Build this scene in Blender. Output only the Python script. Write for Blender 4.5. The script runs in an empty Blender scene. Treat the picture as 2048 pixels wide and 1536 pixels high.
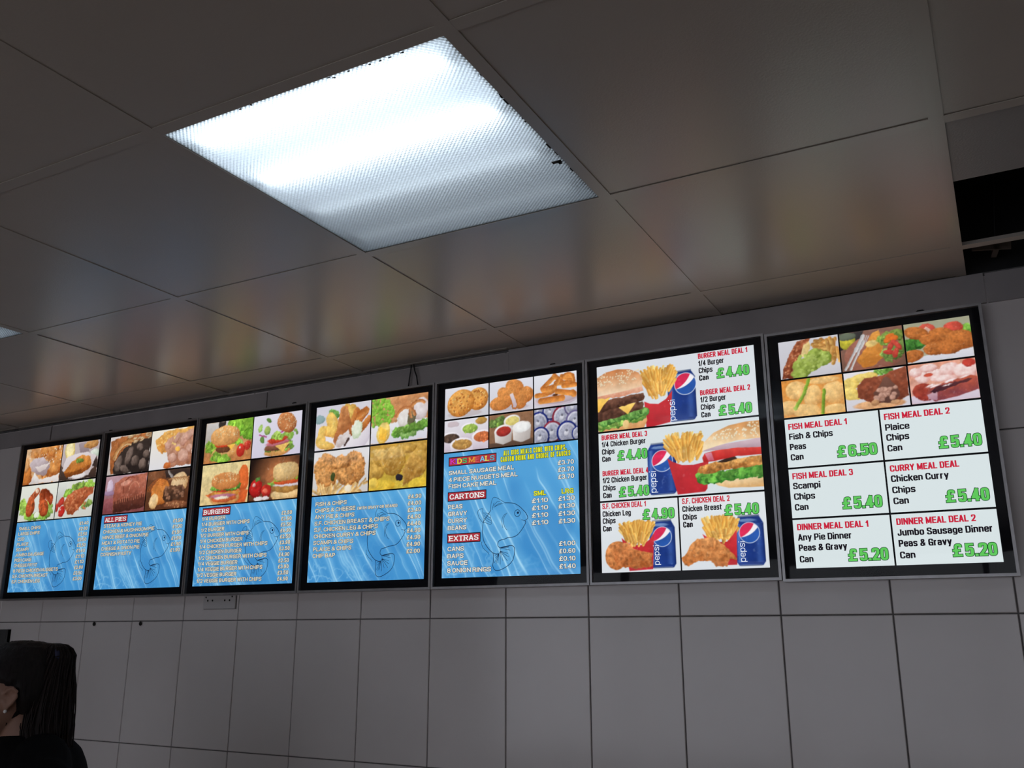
import bpy, bmesh, math, random
import numpy as np
from mathutils import Vector, Matrix

# ------------------------------------------------------------------ camera, world, exposure
S = bpy.context.scene
COL = S.collection
H = 2.484                      # ceiling height
F_PX = 1814.87
cam = bpy.data.objects.new('camera', bpy.data.cameras.new('camera'))
COL.objects.link(cam)
cam.data.sensor_width = 36.0
cam.data.lens = F_PX / 2048 * 36.0
cam.data.clip_start = 0.05
_r = Vector((0.881049, 0.473024, -0.000516))
_d = Vector((-0.125392, 0.232502, -0.964479))
_f = Vector((-0.456102, 0.849818, 0.264159))
M = Matrix((( _r.x, -_d.x, -_f.x, 1.04039), (_r.y, -_d.y, -_f.y, -2.33361), (_r.z, -_d.z, -_f.z, 1.65), (0, 0, 0, 1)))
cam.matrix_world = M
S.camera = cam

W = bpy.data.worlds.new('daylight'); S.world = W; W.use_nodes = True
_bg = W.node_tree.nodes['Background']
_bg.inputs[0].default_value = (0.86, 0.90, 1.0, 1)
_bg.inputs[1].default_value = 1.25
S.view_settings.view_transform = 'Standard'
S.view_settings.look = 'None'
S.view_settings.exposure = 0.0
S.view_settings.gamma = 1.0
S.view_settings.use_curve_mapping = False

TUBE_POWER = (5.8, 6.6, 1.4, 0.5)     # the four tubes of the ceiling light, far one first; the near ones are set dimmer
PRINT_GAIN = 1.0                       # brightness of the light boxes' backlight

# ------------------------------------------------------------------ helpers
def lin(c):
    c = np.asarray(c, dtype=float) / 255.0
    return np.where(c <= 0.04045, c / 12.92, ((c + 0.055) / 1.055) ** 2.4)

def new_mat(name):
    m = bpy.data.materials.new(name); m.use_nodes = True
    return m, m.node_tree, m.node_tree.nodes, m.node_tree.links

def pbr(name, rgb, rough=0.5, metal=0.0, spec=0.5, bump=None, var=None):
    m, t, N, L = new_mat(name)
    b = N['Principled BSDF']
    b.inputs['Base Color'].default_value = (*rgb, 1)
    b.inputs['Roughness'].default_value = rough
    b.inputs['Metallic'].default_value = metal
    b.inputs['Specular IOR Level'].default_value = spec
    tc = N.new('ShaderNodeTexCoord')
    if var:
        n = N.new('ShaderNodeTexNoise'); n.inputs['Scale'].default_value = var[0]; n.inputs['Detail'].default_value = 4
        r = N.new('ShaderNodeValToRGB')
        k = var[1]
        r.color_ramp.elements[0].position = 0.3; r.color_ramp.elements[1].position = 0.7
        r.color_ramp.elements[0].color = (*[x * (1 - k) for x in rgb], 1)
        r.color_ramp.elements[1].color = (*[min(1, x * (1 + k)) for x in rgb], 1)
        L.new(tc.outputs['Object'], n.inputs['Vector']); L.new(n.outputs['Fac'], r.inputs[0]); L.new(r.outputs[0], b.inputs['Base Color'])
    if bump:
        n2 = N.new('ShaderNodeTexNoise'); n2.inputs['Scale'].default_value = bump[0]; n2.inputs['Detail'].default_value = bump[2] if len(bump) > 2 else 2
        bp = N.new('ShaderNodeBump'); bp.inputs['Strength'].default_value = bump[1]; bp.inputs['Distance'].default_value = 0.01
        L.new(tc.outputs['Object'], n2.inputs['Vector']); L.new(n2.outputs['Fac'], bp.inputs['Height']); L.new(bp.outputs[0], b.inputs['Normal'])
    return m

def emit(name, rgb255, k=1.0):
    m, t, N, L = new_mat(name)
    N.clear()
    e = N.new('ShaderNodeEmission'); o = N.new('ShaderNodeOutputMaterial')
    e.inputs[0].default_value = (*lin(rgb255), 1); e.inputs[1].default_value = k * PRINT_GAIN
    L.new(e.outputs[0], o.inputs[0])
    m.cycles.emission_sampling = 'NONE'
    return m

_em = {}
def E(rgb):
    rgb = tuple(rgb)
    if rgb not in _em: _em[rgb] = emit('backlit_ink_%d_%d_%d' % rgb, rgb)
    return _em[rgb]

def mesh_obj(name, verts, faces, mat, parent=None, mat_idx=None, smooth=False):
    me = bpy.data.meshes.new(name)
    me.from_pydata([tuple(v) for v in verts], [], faces)
    for m in (mat if isinstance(mat, (list, tuple)) else [mat]): me.materials.append(m)
    if mat_idx is not None: me.polygons.foreach_set('material_index', mat_idx)
    if smooth: me.polygons.foreach_set('use_smooth', [True] * len(me.polygons))
    me.update()
    o = bpy.data.objects.new(name, me); COL.objects.link(o)
    if parent: o.parent = parent
    return o

class MB:
    """collects shapes for one mesh"""
    def __init__(s): s.v = []; s.f = []; s.mi = []
    def add(s, v, f, mi=0):
        n = len(s.v); s.v += [tuple(x) for x in v]; s.f += [tuple(i + n for i in q) for q in f]; s.mi += [mi] * len(f)
    def box(s, x0, x1, y0, y1, z0, z1, mi=0):
        s.add([(x0, y0, z0), (x1, y0, z0), (x1, y1, z0), (x0, y1, z0), (x0, y0, z1), (x1, y0, z1), (x1, y1, z1), (x0, y1, z1)],
              [(0, 3, 2, 1), (4, 5, 6, 7), (0, 1, 5, 4), (1, 2, 6, 5), (2, 3, 7, 6), (3, 0, 4, 7)], mi)
    def tile(s, x0, x1, z0, z1, y, b=0.0014, t=(0, 0), mi=0):
        """a tile facing -y with a bevelled rim; t tips it a hair"""
        q = lambda x, z, d: (x, y - d + t[0] * (x - (x0 + x1) / 2) + t[1] * (z - (z0 + z1) / 2), z)
        a = [q(x0, z0, -.002), q(x1, z0, -.002), q(x1, z1, -.002), q(x0, z1, -.002)]
        m = [q(x0, z0, .004), q(x1, z0, .004), q(x1, z1, .004), q(x0, z1, .004)]
        c = [q(x0 + b, z0 + b, .0055), q(x1 - b, z0 + b, .0055), q(x1 - b, z1 - b, .0055), q(x0 + b, z1 - b, .0055)]
        f = [(8, 9, 10, 11)]
        for i in range(4):
            j = (i + 1) % 4
            f += [(i, j, j + 4, i + 4), (i + 4, j + 4, j + 8, i + 8)]
        s.add(a + m + c, f, mi)
    def tube(s, pts, r, n=8, mi=0, caps=True):
        pts = [Vector(p) for p in pts]; rs = r if isinstance(r, (list, tuple)) else [r] * len(pts)
        base = len(s.v); up = Vector((0.3, 0.2, 1)).normalized()
        for i, p in enumerate(pts):
            d = (pts[min(i + 1, len(pts) - 1)] - pts[max(i - 1, 0)]).normalized()
            a = d.cross(up)
            if a.length < 1e-4: a = d.cross(Vector((1, 0, 0)))
            a.normalize(); b = d.cross(a)
            for k in range(n):
                th = 2 * math.pi * k / n
                s.v.append(tuple(p + rs[i] * (math.cos(th) * a + math.sin(th) * b)))
        for i in range(len(pts) - 1):
            for k in range(n):
                k2 = (k + 1) % n
                s.f.append((base + i * n + k, base + i * n + k2, base + (i + 1) * n + k2, base + (i + 1) * n + k)); s.mi.append(mi)
        if caps:
            s.f.append(tuple(base + k for k in reversed(range(n)))); s.mi.append(mi)
            s.f.append(tuple(base + (len(pts) - 1) * n + k for k in range(n))); s.mi.append(mi)
    def loft(s, rings, n=24, mi=0):
        """rings: (centre, axis a, axis b) closed with caps"""
        base = len(s.v)
        for c, a, b in rings:
            c = Vector(c); a = Vector(a); b = Vector(b)
            for k in range(n):
                th = 2 * math.pi * k / n
                s.v.append(tuple(c + math.cos(th) * a + math.sin(th) * b))
        for i in range(len(rings) - 1):
            for k in range(n):
                k2 = (k + 1) % n
                s.f.append((base + i * n + k, base + i * n + k2, base + (i + 1) * n + k2, base + (i + 1) * n + k)); s.mi.append(mi)
        s.f.append(tuple(base + k for k in reversed(range(n)))); s.mi.append(mi)
        s.f.append(tuple(base + (len(rings) - 1) * n + k for k in range(n))); s.mi.append(mi)
    def ball(s, c, r, n=12, m=8, mi=0):
        rx, ry, rz = r if isinstance(r, (list, tuple)) else (r, r, r)
        s.loft([((c[0], c[1], c[2] - rz * math.cos(math.pi * (i + .02) / (m + .04))), (rx * math.sin(math.pi * (i + .02) / (m + .04)), 0, 0), (0, ry * math.sin(math.pi * (i + .02) / (m + .04)), 0)) for i in range(m + 1)], n, mi)
    def build(s, name, mat, parent=None, smooth=False):
        return mesh_obj(name, s.v, s.f, mat, parent, s.mi, smooth)

def empty(name, loc, rotz=0.0):
    o = bpy.data.objects.new(name, None); COL.objects.link(o)
    o.empty_display_size = 0.1; o.location = loc; o.rotation_euler = (0, 0, rotz)
    return o
def tag(o, label=None, cat=None, group=None, kind=None):
    if label: o['label'] = label
    if cat: o['category'] = cat
    if group: o['group'] = group
    if kind: o['kind'] = kind
    return o
def struct(o):
    o['kind'] = 'structure'; return o
def solidify(o, mods):
    """apply modifiers without operators"""
    dg = bpy.context.evaluated_depsgraph_get()
    dg.update()
    me = bpy.data.meshes.new_from_object(o.evaluated_get(dg), depsgraph=dg)
    old = o.data; o.modifiers.clear(); o.data = me; me.name = old.name
    return o

# ------------------------------------------------------------------ materials of the room
m_tile = pbr('glazed_white_tile', (0.82, 0.765, 0.76), 0.13, spec=0.5, bump=(5.0, 0.10, 1), var=(2.2, 0.05))
m_grout = pbr('grey_grout', (0.16, 0.15, 0.15), 0.9, var=(40, 0.25))
m_ceil = pbr('vinyl_ceiling_tile', (0.53, 0.475, 0.42), 0.27, spec=0.5, bump=(260, 0.05, 3), var=(1.5, 0.04))
m_tee = pbr('painted_ceiling_grid', (0.53, 0.475, 0.42), 0.26, spec=0.5)
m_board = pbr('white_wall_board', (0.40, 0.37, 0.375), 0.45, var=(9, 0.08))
m_void = pbr('dark_ceiling_void', (0.02, 0.02, 0.022), 0.9, var=(5, 0.4))  # near-black colour stands in for the deep shade above the ceiling
m_wall = pbr('painted_plaster', (0.22, 0.20, 0.18), 0.8, var=(3, 0.08))
m_floor = pbr('warm_floor_tile', (0.36, 0.26, 0.18), 0.4, var=(6, 0.2))  # floor coloured warm so its bounce light warms the ceiling
m_alu = pbr('brushed_aluminium', (0.42, 0.41, 0.42), 0.38, metal=0.75, var=(60, 0.08))
m_black = pbr('black_border', (0.005, 0.005, 0.009), 0.5, spec=0.1)
m_house = pbr('grey_box_housing', (0.10, 0.10, 0.11), 0.5)
m_lampwhite = pbr('white_enamel', (0.82, 0.84, 0.86), 0.4)
m_plastic = pbr('white_socket_plastic', (0.66, 0.63, 0.63), 0.35)
m_hole = pbr('dark_hole', (0.01, 0.01, 0.01), 0.8)
m_cable = pbr('black_cable', (0.008, 0.008, 0.012), 0.5)
m_dark = pbr('dark_grey_metal', (0.03, 0.03, 0.034), 0.5, metal=0.3)

def glass_mat():
    m, t, N, L = new_mat('clear_acrylic_cover'); N.clear()
    o = N.new('ShaderNodeOutputMaterial'); mx = N.new('ShaderNodeMixShader'); fr = N.new('ShaderNodeFresnel')
    tr = N.new('ShaderNodeBsdfTransparent'); gl = N.new('ShaderNodeBsdfGlossy')
    ge = N.new('ShaderNodeNewGeometry'); mi = N.new('ShaderNodeMapRange'); mi.inputs[3].default_value = 1.2; mi.inputs[4].default_value = 1 / 1.2
    L.new(ge.outputs['Backfacing'], mi.inputs[0]); L.new(mi.outputs[0], fr.inputs['IOR'])   # same mirror strength on both faces of the sheet
    gl.inputs['Roughness'].default_value = 0.015
    nz = N.new('ShaderNodeTexNoise'); nz.inputs['Scale'].default_value = 3.0; nz.inputs['Detail'].default_value = 1
    bp = N.new('ShaderNodeBump'); bp.inputs['Strength'].default_value = 0.12; bp.inputs['Distance'].default_value = 0.02
    tc = N.new('ShaderNodeTexCoord')
    L.new(tc.outputs['Object'], nz.inputs['Vector']); L.new(nz.outputs['Fac'], bp.inputs['Height']); L.new(bp.outputs[0], gl.inputs['Normal'])
    L.new(fr.outputs[0], mx.inputs[0]); L.new(tr.outputs[0], mx.inputs[1]); L.new(gl.outputs[0], mx.inputs[2]); L.new(mx.outputs[0], o.inputs[0])
    return m
m_glass = glass_mat()

def print_mat():
    m, t, N, L = new_mat('backlit_print'); N.clear()
    a = N.new('ShaderNodeAttribute'); a.attribute_name = 'Col'
    e = N.new('ShaderNodeEmission'); o = N.new('ShaderNodeOutputMaterial'); e.inputs[1].default_value = PRINT_GAIN
    L.new(a.outputs['Color'], e.inputs[0]); L.new(e.outputs[0], o.inputs[0])
    m.cycles.emission_sampling = 'NONE'
    return m
m_print = print_mat()

# ------------------------------------------------------------------ the room
rnd = random.Random(4)
XL, XR, YF = -4.2, 2.7, -6.0
b = MB(); b.box(XL, XR, YF - .1, 0, -.1, 0); struct(b.build('floor', m_floor))
# tiled wall: grout bed and tiles in one mesh; tile columns 0.2562 wide, rows 0.4106 high
TW, TH, ZR, TX0 = 0.2562, 0.4106, 1.6901, -1.5139
b = MB(); b.box(XL, XR, 0.0035, 0.12, 0, H + .004, 1); b.box(XL, XR, 0.0035, 0.12, H + .004, H + .45, 2)
g = 0.0016
for j in range(-2, 5):
    z1 = ZR - TH * (j - 1) if j < 1 else ZR - TH * (j - 1)
    z0 = z1 - TH
    if j == -2: pass
    z0c, z1c = max(z0, 0.0), min(z1, H - .004)
    if z1c - z0c < .02: continue
    for i in range(-11, 17):
        x0 = max(TX0 + TW * i, XL); x1 = min(TX0 + TW * (i + 1), XR)
        if x1 - x0 < .02: continue
        b.tile(x0 + g, x1 - g, z0c + g, z1c - g, 0.0055, t=(rnd.gauss(0, .0016), rnd.gauss(0, .0012)))
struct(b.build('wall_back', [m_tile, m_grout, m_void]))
# boards closing the strip between the light boxes and the ceiling, one unit lower than the other
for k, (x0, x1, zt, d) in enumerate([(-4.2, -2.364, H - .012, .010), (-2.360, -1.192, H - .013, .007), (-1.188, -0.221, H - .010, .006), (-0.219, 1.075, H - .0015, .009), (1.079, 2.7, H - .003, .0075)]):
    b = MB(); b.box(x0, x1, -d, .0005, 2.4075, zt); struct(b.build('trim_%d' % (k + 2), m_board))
b = MB(); b.box(XL - .1, XL, YF, .12, 0, H + .45); struct(b.build('wall_left', m_wall))
b = MB(); b.box(XR, XR + .1, YF, .12, 0, H + .45); struct(b.build('wall_right', m_wall))
# shop front behind the camera: solid below the sill, a band above, posts between open panes
b = MB()
b.box(XL, XR, YF - .1, YF, 0, .55); b.box(XL, XR, YF - .1, YF, 2.25, H + .45)
b.box(XL, XL + .5, YF - .1, YF, .55, 2.25); b.box(XR - .5, XR, YF - .1, YF, .55, 2.25)
struct(b.build('wall_front', m_wall))
b = MB()
for x in (-3.7, -2.2, -.7, .8, 2.15): b.box(x, x + .05, YF - .08, YF - .02, .55, 2.25)
b.box(XL + .5, XR - .5, YF - .08, YF - .02, 1.75, 1.80)
struct(b.build('window_1', m_dark))

# suspended ceiling: 0.6 m grid; tiles (one mesh) laid in on the flanges of the tees, with a hairline gap
GX, GY, P = -0.1714, -0.7921, 0.6
TEE = 0.012
LIGHTS = {(0, -1), (-3, -1)}
VOID = {(2, 0), (2, 1), (3, 1)}
b = MB()
for i in range(-7, 5):
    for j in range(-9, 2):
        if (i, j) in LIGHTS or (i, j) in VOID: continue
        x0 = max(GX + P * i, XL - .004); x1 = min(GX + P * (i + 1), XR + .004)
        y0 = max(GY + P * j, YF - .004); y1 = min(GY + P * (j + 1), .002)
        if x1 - x0 < .04 or y1 - y0 < .04: continue
        ox, oy = rnd.uniform(-.0015, .0015), rnd.uniform(-.0015, .0015)
        gp = .0045
        dz = .0014 + rnd.uniform(.0002, .0009)
        xa, xb, ya, yb = x0 + gp + ox, x1 - gp + ox, y0 + gp + oy, y1 - gp + oy
        bv = .0007
        z = H + dz
        b.add([(xa + bv, ya + bv, z), (xb - bv, ya + bv, z), (xb - bv, yb - bv, z), (xa + bv, yb - bv, z),
               (xa, ya, z + bv), (xb, ya, z + bv), (xb, yb, z + bv), (xa, yb, z + bv),
               (xa, ya, z + .014), (xb, ya, z + .014), (xb, yb, z + .014), (xa, yb, z + .014)],
              [(0, 3, 2, 1), (0, 1, 5, 4), (1, 2, 6, 5), (2, 3, 7, 6), (3, 0, 4, 7), (4, 5, 9, 8), (5, 6, 10, 9), (6, 7, 11, 10), (7, 4, 8, 11), (8, 9, 10, 11)])
struct(b.build('ceiling', m_ceil))
b = MB()
for i in range(-7, 6):
    x = GX + P * i
    if XL < x < XR: b.box(x - TEE, x + TEE, YF, -.0001, H + .0001, H + .0012); b.box(x - .003, x + .003, YF, -.0001, H + .0012, H + .012)
for j in range(-9, 2):
    y = GY + P * j
    if YF < y < -.01: b.box(XL, XR, y - TEE, y + TEE, H + .0002, H + .0014); b.box(XL, XR, y - .003, y + .003, H + .0014, H + .012)
b.box(XL, -0.22, -.022, -.0075, H + .0004, H + .002)
struct(b.build('trim_1', m_tee))
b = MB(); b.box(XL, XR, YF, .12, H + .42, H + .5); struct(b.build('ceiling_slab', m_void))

# the tile slid back over the open bay, and the bracket left in the gap
b = MB(); b.box(-.293, .293, -.293, .0, 0, .014)
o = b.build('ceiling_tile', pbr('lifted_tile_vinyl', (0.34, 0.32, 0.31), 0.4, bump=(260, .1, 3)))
o.location = (GX + P * 2.5 - .002, -.535, H + .004); o['label'] = 'loose white ceiling tile half covering the dark opening at far right'; o['category'] = 'ceiling tile'
b = MB(); b.box(-.006, .006, -.04, .03, 0, .03); b.box(-.05, .03, -.04, -.034, .0, .022)
o = b.build('hanger_bracket', pbr('brown_bracket', (0.12, 0.09, 0.07), 0.6))
o.location = (1.105, -.075, H + .016); o.rotation_euler = (0.1, .1, 0.1)
o['label'] = 'dull brown bracket up inside the dark ceiling gap above the right light box'; o['category'] = 'bracket'
b = MB(); b.tube([(0, 0, .02), (0, 0, .40)], .003, 6); b.build('rod', m_dark, o)
# black box added in the void so it stays dark
b = MB(); b.box(1.3, 2.6, -1.6, -.02, H + .30, H + .40); tag(b.build('blocker', m_void), 'black box added to keep the opening above the ceiling at far right dark', 'blocker')

# ------------------------------------------------------------------ ceiling lights
def diffuser_mat():
    m, t, N, L = new_mat('prismatic_diffuser'); N.clear()
    o = N.new('ShaderNodeOutputMaterial'); mx = N.new('ShaderNodeMixShader')
    tl = N.new('ShaderNodeBsdfTranslucent'); gl = N.new('ShaderNodeBsdfGlossy')
    tl.inputs[0].default_value = (0.86, 0.92, 0.98, 1); gl.inputs['Roughness'].default_value = 0.25
    gl.inputs[0].default_value = (.9, .95, .95, 1)
    tc = N.new('ShaderNodeTexCoord'); sp = N.new('ShaderNodeSeparateXYZ'); L.new(tc.outputs['Object'], sp.inputs[0])
    def wave(sock, k):
        mu = N.new('ShaderNodeMath'); mu.operation = 'MULTIPLY'; mu.inputs[1].default_value = k
        si = N.new('ShaderNodeMath'); si.operation = 'SINE'
        L.new(sock, mu.inputs[0]); L.new(mu.outputs[0], si.inputs[0]); return si.outputs[0]
    k = 2 * math.pi / 0.0085
    p = N.new('ShaderNodeMath'); p.operation = 'MULTIPLY'
    L.new(wave(sp.outputs['X'], k), p.inputs[0]); L.new(wave(sp.outputs['Y'], k), p.inputs[1])
    bp = N.new('ShaderNodeBump'); bp.inputs['Strength'].default_value = 0.9; bp.inputs['Distance'].default_value = 0.0016
    L.new(p.outputs[0], bp.inputs['Height'])
    L.new(bp.outputs[0], tl.inputs['Normal']); L.new(bp.outputs[0], gl.inputs['Normal'])
    # diffuser colour dimmed in a grid between the prisms
    mr = N.new('ShaderNodeMapRange'); mr.inputs[1].default_value = -1; mr.inputs[2].default_value = 1; mr.inputs[3].default_value = .78; mr.inputs[4].default_value = 1.0
    L.new(p.outputs[0], mr.inputs[0])
    mc = N.new('ShaderNodeMix'); mc.data_type = 'RGBA'; mc.blend_type = 'MULTIPLY'; mc.inputs[0].default_value = 1.0
    mc.inputs[6].default_value = (0.86, 0.92, 0.98, 1); L.new(mr.outputs[0], mc.inputs[7]); L.new(mc.outputs[2], tl.inputs[0])
    mx.inputs[0].default_value = 0.10
    L.new(tl.outputs[0], mx.inputs[1]); L.new(gl.outputs[0], mx.inputs[2]); L.new(mx.outputs[0], o.inputs[0])
    return m
m_diff = diffuser_mat()
def tube_mat(k):
    m, t, N, L = new_mat('fluorescent_tube'); N.clear()
    e = N.new('ShaderNodeEmission'); o = N.new('ShaderNodeOutputMaterial')
    e.inputs[0].default_value = (0.84, 0.93, 1.0, 1); e.inputs[1].default_value = k
    L.new(e.outputs[0], o.inputs[0]); return m
m_tubes = [tube_mat(k) for k in TUBE_POWER]
m_cap = pbr('tube_end_cap', (.5, .5, .5), .4, metal=.7)
def ceiling_light(i, label):
    x0 = GX + P * i
    t = tag(empty('ceiling_light', (x0 + P / 2, GY - P / 2, H)), label, 'ceiling light', 'square ceiling lights')
    h = P / 2 - TEE - .001
    b = MB(); z1, w = .085, .004
    b.box(-h, h, -h, h, z1, z1 + w)
    b.box(-h, -h + w, -h, h, .006, z1); b.box(h - w, h, -h, h, .006, z1); b.box(-h + w, h - w, -h, -h + w, .006, z1); b.box(-h + w, h - w, h - w, h, .006, z1)
    b.build('housing', m_lampwhite, t)
    b = MB(); b.add([(-h, -h, .0022), (h, -h, .0022), (h, h, .0022), (-h, h, .0022)], [(3, 2, 1, 0)])
    b.build('diffuser', m_diff, t)
    for k, y in enumerate((-.235, -.075, .075, .22)):
        b = MB(); b.tube([(-h + .03, y, .029), (h - .03, y, .029)], .013, 12)
        tb = b.build('tube', m_tubes[k], t, smooth=True)
        for x0_, x1_ in ((-h + .006, -h + .03), (h - .03, h - .006)):
            b = MB(); b.tube([(x0_, y, .029), (x1_, y, .029)], .0135, 12); b.build('end_cap', m_cap, tb)
    return t, h
lt, lh = ceiling_light(0, 'large bright square ceiling light with prismatic panel above the middle menu boxes')
b = MB(); b.box(lh - .022, lh - .004, .118, .125, .0004, .0018); b.box(lh - .012, lh - .006, .120, .131, .0004, .0018)
tag(b.build('edge_chip', m_hole, lt), 'dark chip at the panel edge')
b = MB()
rr = random.Random(8)
for c, nn in ((.10, 4), (-.08, 2), (.18, 5)):
    for q in range(nn):
        x = c + rr.uniform(-.035, .035); y = -lh + rr.uniform(0, .006)
        b.box(x, x + rr.uniform(.002, .006), y, y + rr.uniform(.001, .0025), .0006, .0018)
for q in range(9):
    y = rr.uniform(-lh, lh * .7); b.box(lh - rr.uniform(.001, .003), lh, y, y + rr.uniform(.003, .018), .0006, .0018)
tag(b.build('edge_dirt', m_hole, lt), 'dark grime along the panel edge', kind='stuff')
lt2, _ = ceiling_light(-3, 'ceiling light panel at the far left edge, only a corner showing')

# ------------------------------------------------------------------ stroke lettering
GL = {
 'A': (1.0, 's0,0 .46,1|s1,0 .54,1|s.2,.27 .8,.27|s.44,1 .56,1'), 'B': (1.0, 's0,0 0,1|r0,1 .94,1 .94,.53 0,.53|r0,.53 1,.53 1,0 0,0'),
 'C': (1.0, 'r1,.70 1,1 0,1 0,0 1,0 1,.30'), 'D': (1.0, 's0,0 0,1|r0,1 1,1 1,0 0,0'), 'E': (.86, 's0,0 0,1|s0,1 1,1|s0,.52 .92,.52|s0,0 1,0'),
 'F': (.82, 's0,0 0,1|s0,1 1,1|s0,.5 .9,.5'), 'G': (1.0, 'r1,.72 1,1 0,1 0,0 1,0 1,.45|s1,.46 .58,.46|s1,.46 1,0'), 'H': (1.0, 's0,0 0,1|s1,0 1,1|s0,.52 1,.52'),
 'I': (0, 's0,0 0,1'), 'J': (.75, 'r1,1 1,0 0,0 0,.3'), 'K': (1.0, 's0,0 0,1|s1,1 .05,.42|s.35,.62 1,0'), 'L': (.8, 's0,0 0,1|s0,0 1,0'),
 'M': (1.35, 's0,0 0,1|s1,0 1,1|s.02,1 .5,.1|s.98,1 .5,.1'), 'N': (1.05, 's0,0 0,1|s1,0 1,1|s.02,1 .98,0'), 'O': (1.05, 'c0,0 0,1 1,1 1,0'),
 'P': (.95, 's0,0 0,1|r0,1 1,1 1,.43 0,.43'), 'Q': (1.05, 'c0,0 0,1 1,1 1,0|s.6,.25 1.05,-.08'), 'R': (1.0, 's0,0 0,1|r0,1 .97,1 .97,.48 0,.48|s.55,.48 1,0'),
 'S': (.95, 'r1,.75 1,1 0,1 0,.57 1,.45 1,0 0,0 0,.25'), 'T': (.92, 's0,1 1,1|s.5,1 .5,0'), 'U': (1.0, 'r0,1 0,0 1,0 1,1'), 'V': (1.0, 's0,1 .47,0|s1,1 .53,0|s.45,0 .55,0'),
 'W': (1.6, 's0,1 .24,0|s.26,0 .48,1|s.52,1 .74,0|s.76,0 1,1'), 'X': (1.0, 's0,0 1,1|s0,1 1,0'), 'Y': (.98, 's0,1 .5,.44|s1,1 .5,.44|s.5,.46 .5,0'), 'Z': (.9, 's0,1 1,1|s.97,1 .03,0|s0,0 1,0'),
 '0': (.92, 'c0,0 0,1 1,1 1,0'), '1': (.42, 's1,0 1,1|s1,.98 0,.72'), '2': (.9, 'r0,.72 0,1 1,1 1,.58 .02,.02|s0,0 1,0'), '3': (.9, 'r0,.77 0,1 .96,1 .96,.53 .45,.53|r.45,.53 1,.53 1,0 0,0 0,.23'),
 '4': (.95, 's.74,0 .74,1|s.72,1 0,.26|s0,.24 1,.24'), '5': (.9, 's1,1 .06,1|s.06,1 .03,.5|r.03,.5 .25,.62 1,.62 1,0 0,0 0,.2'), '6': (.92, 'r1,.79 1,1 0,1 0,0 1,0 1,.57 .04,.57'),
 '7': (.85, 's0,1 1,1|s.98,1 .35,0'), '8': (.92, 'c.04,.53 .04,1 .96,1 .96,.53|c0,0 0,.53 1,.53 1,0'), '9': (.92, 'r0,.21 0,0 1,0 1,1 0,1 0,.43 .96,.43'),
 '\u00a3': (.92, 'r.98,.78 .98,1 .3,1 .3,.2 .2,.02|s0,0 1,0|s0,.48 .72,.48'), '.': (0, 's0,0 0,.015'), ',': (0, 's0,0 0,.02|s0,0 0,-.12'), '&': (1.15, 'r1,0 .18,.68 .18,1 .76,1 .76,.68 0,.36 0,0 .66,0 1,.46'),
 '/': (.6, 's0,-.02 1,1.02'), '(': (.3, 'r1,1.12 0,.85 0,.1 1,-.15'), ')': (.3, 'r0,1.12 1,.85 1,.1 0,-.15'),
 'a': (.82, 'r0,.58 0,.73 1,.73 1,0|r1,.42 0,.42 0,0 1,0'), 'b': (.86, 's0,0 0,1|c0,.73 1,.73 1,0 0,0'), 'c': (.8, 'r1,.54 1,.73 0,.73 0,0 1,0 1,.19'), 'd': (.86, 's1,0 1,1|c1,.73 0,.73 0,0 1,0'),
 'e': (.84, 's0,.37 1,.37|r1,.37 1,.73 0,.73 0,0 1,0 1,.15'), 'f': (.5, 'r1,1 .35,1 .35,0|s0,.72 1,.72'), 'g': (.86, 'c1,.73 0,.73 0,.06 1,.06|r1,.73 1,-.24 0,-.24 0,-.14'), 'h': (.84, 's0,0 0,1|r0,.73 1,.73 1,0'),
 'i': (0, 's0,0 0,.66|s0,1.02 0,1.03'), 'j': (.3, 'r1,.66 1,-.24 0,-.24|s1,1.02 1,1.03'), 'k': (.84, 's0,0 0,1|s1,.73 .05,.3|s.35,.45 1,0'), 'l': (0, 's0,0 0,1'), 'm': (1.5, 's0,0 0,.73|r0,.73 .5,.73 .5,0|r.5,.73 1,.73 1,0'),
 'n': (.84, 's0,0 0,.73|r0,.73 1,.73 1,0'), 'o': (.86, 'c0,0 0,.73 1,.73 1,0'), 'p': (.86, 's0,.73 0,-.26|c0,.73 1,.73 1,0 0,0'), 'q': (.86, 's1,.73 1,-.26|c0,.73 1,.73 1,0 0,0'), 'r': (.5, 's0,0 0,.73|r0,.55 .2,.73 1,.73'),
 's': (.78, 'r1,.57 1,.73 0,.73 0,.43 1,.32 1,0 0,0 0,.16'), 't': (.52, 'r.38,.98 .38,0 1,0|s0,.72 1,.72'), 'u': (.84, 'r0,.73 0,0 1,0|s1,0 1,.73'), 'v': (.84, 's0,.73 .47,0|s1,.73 .53,0'), 'w': (1.35, 's0,.73 .24,0|s.26,0 .5,.73|s.5,.73 .74,0|s.76,0 1,.73'),
 'x': (.84, 's0,0 1,.73|s0,.73 1,0'), 'y': (.84, 's0,.73 .5,.02|s1,.73 .38,-.26'), 'z': (.8, 's0,.73 1,.73|s.97,.73 .03,0|s0,0 1,0'),
}
_gl = {}
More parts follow.
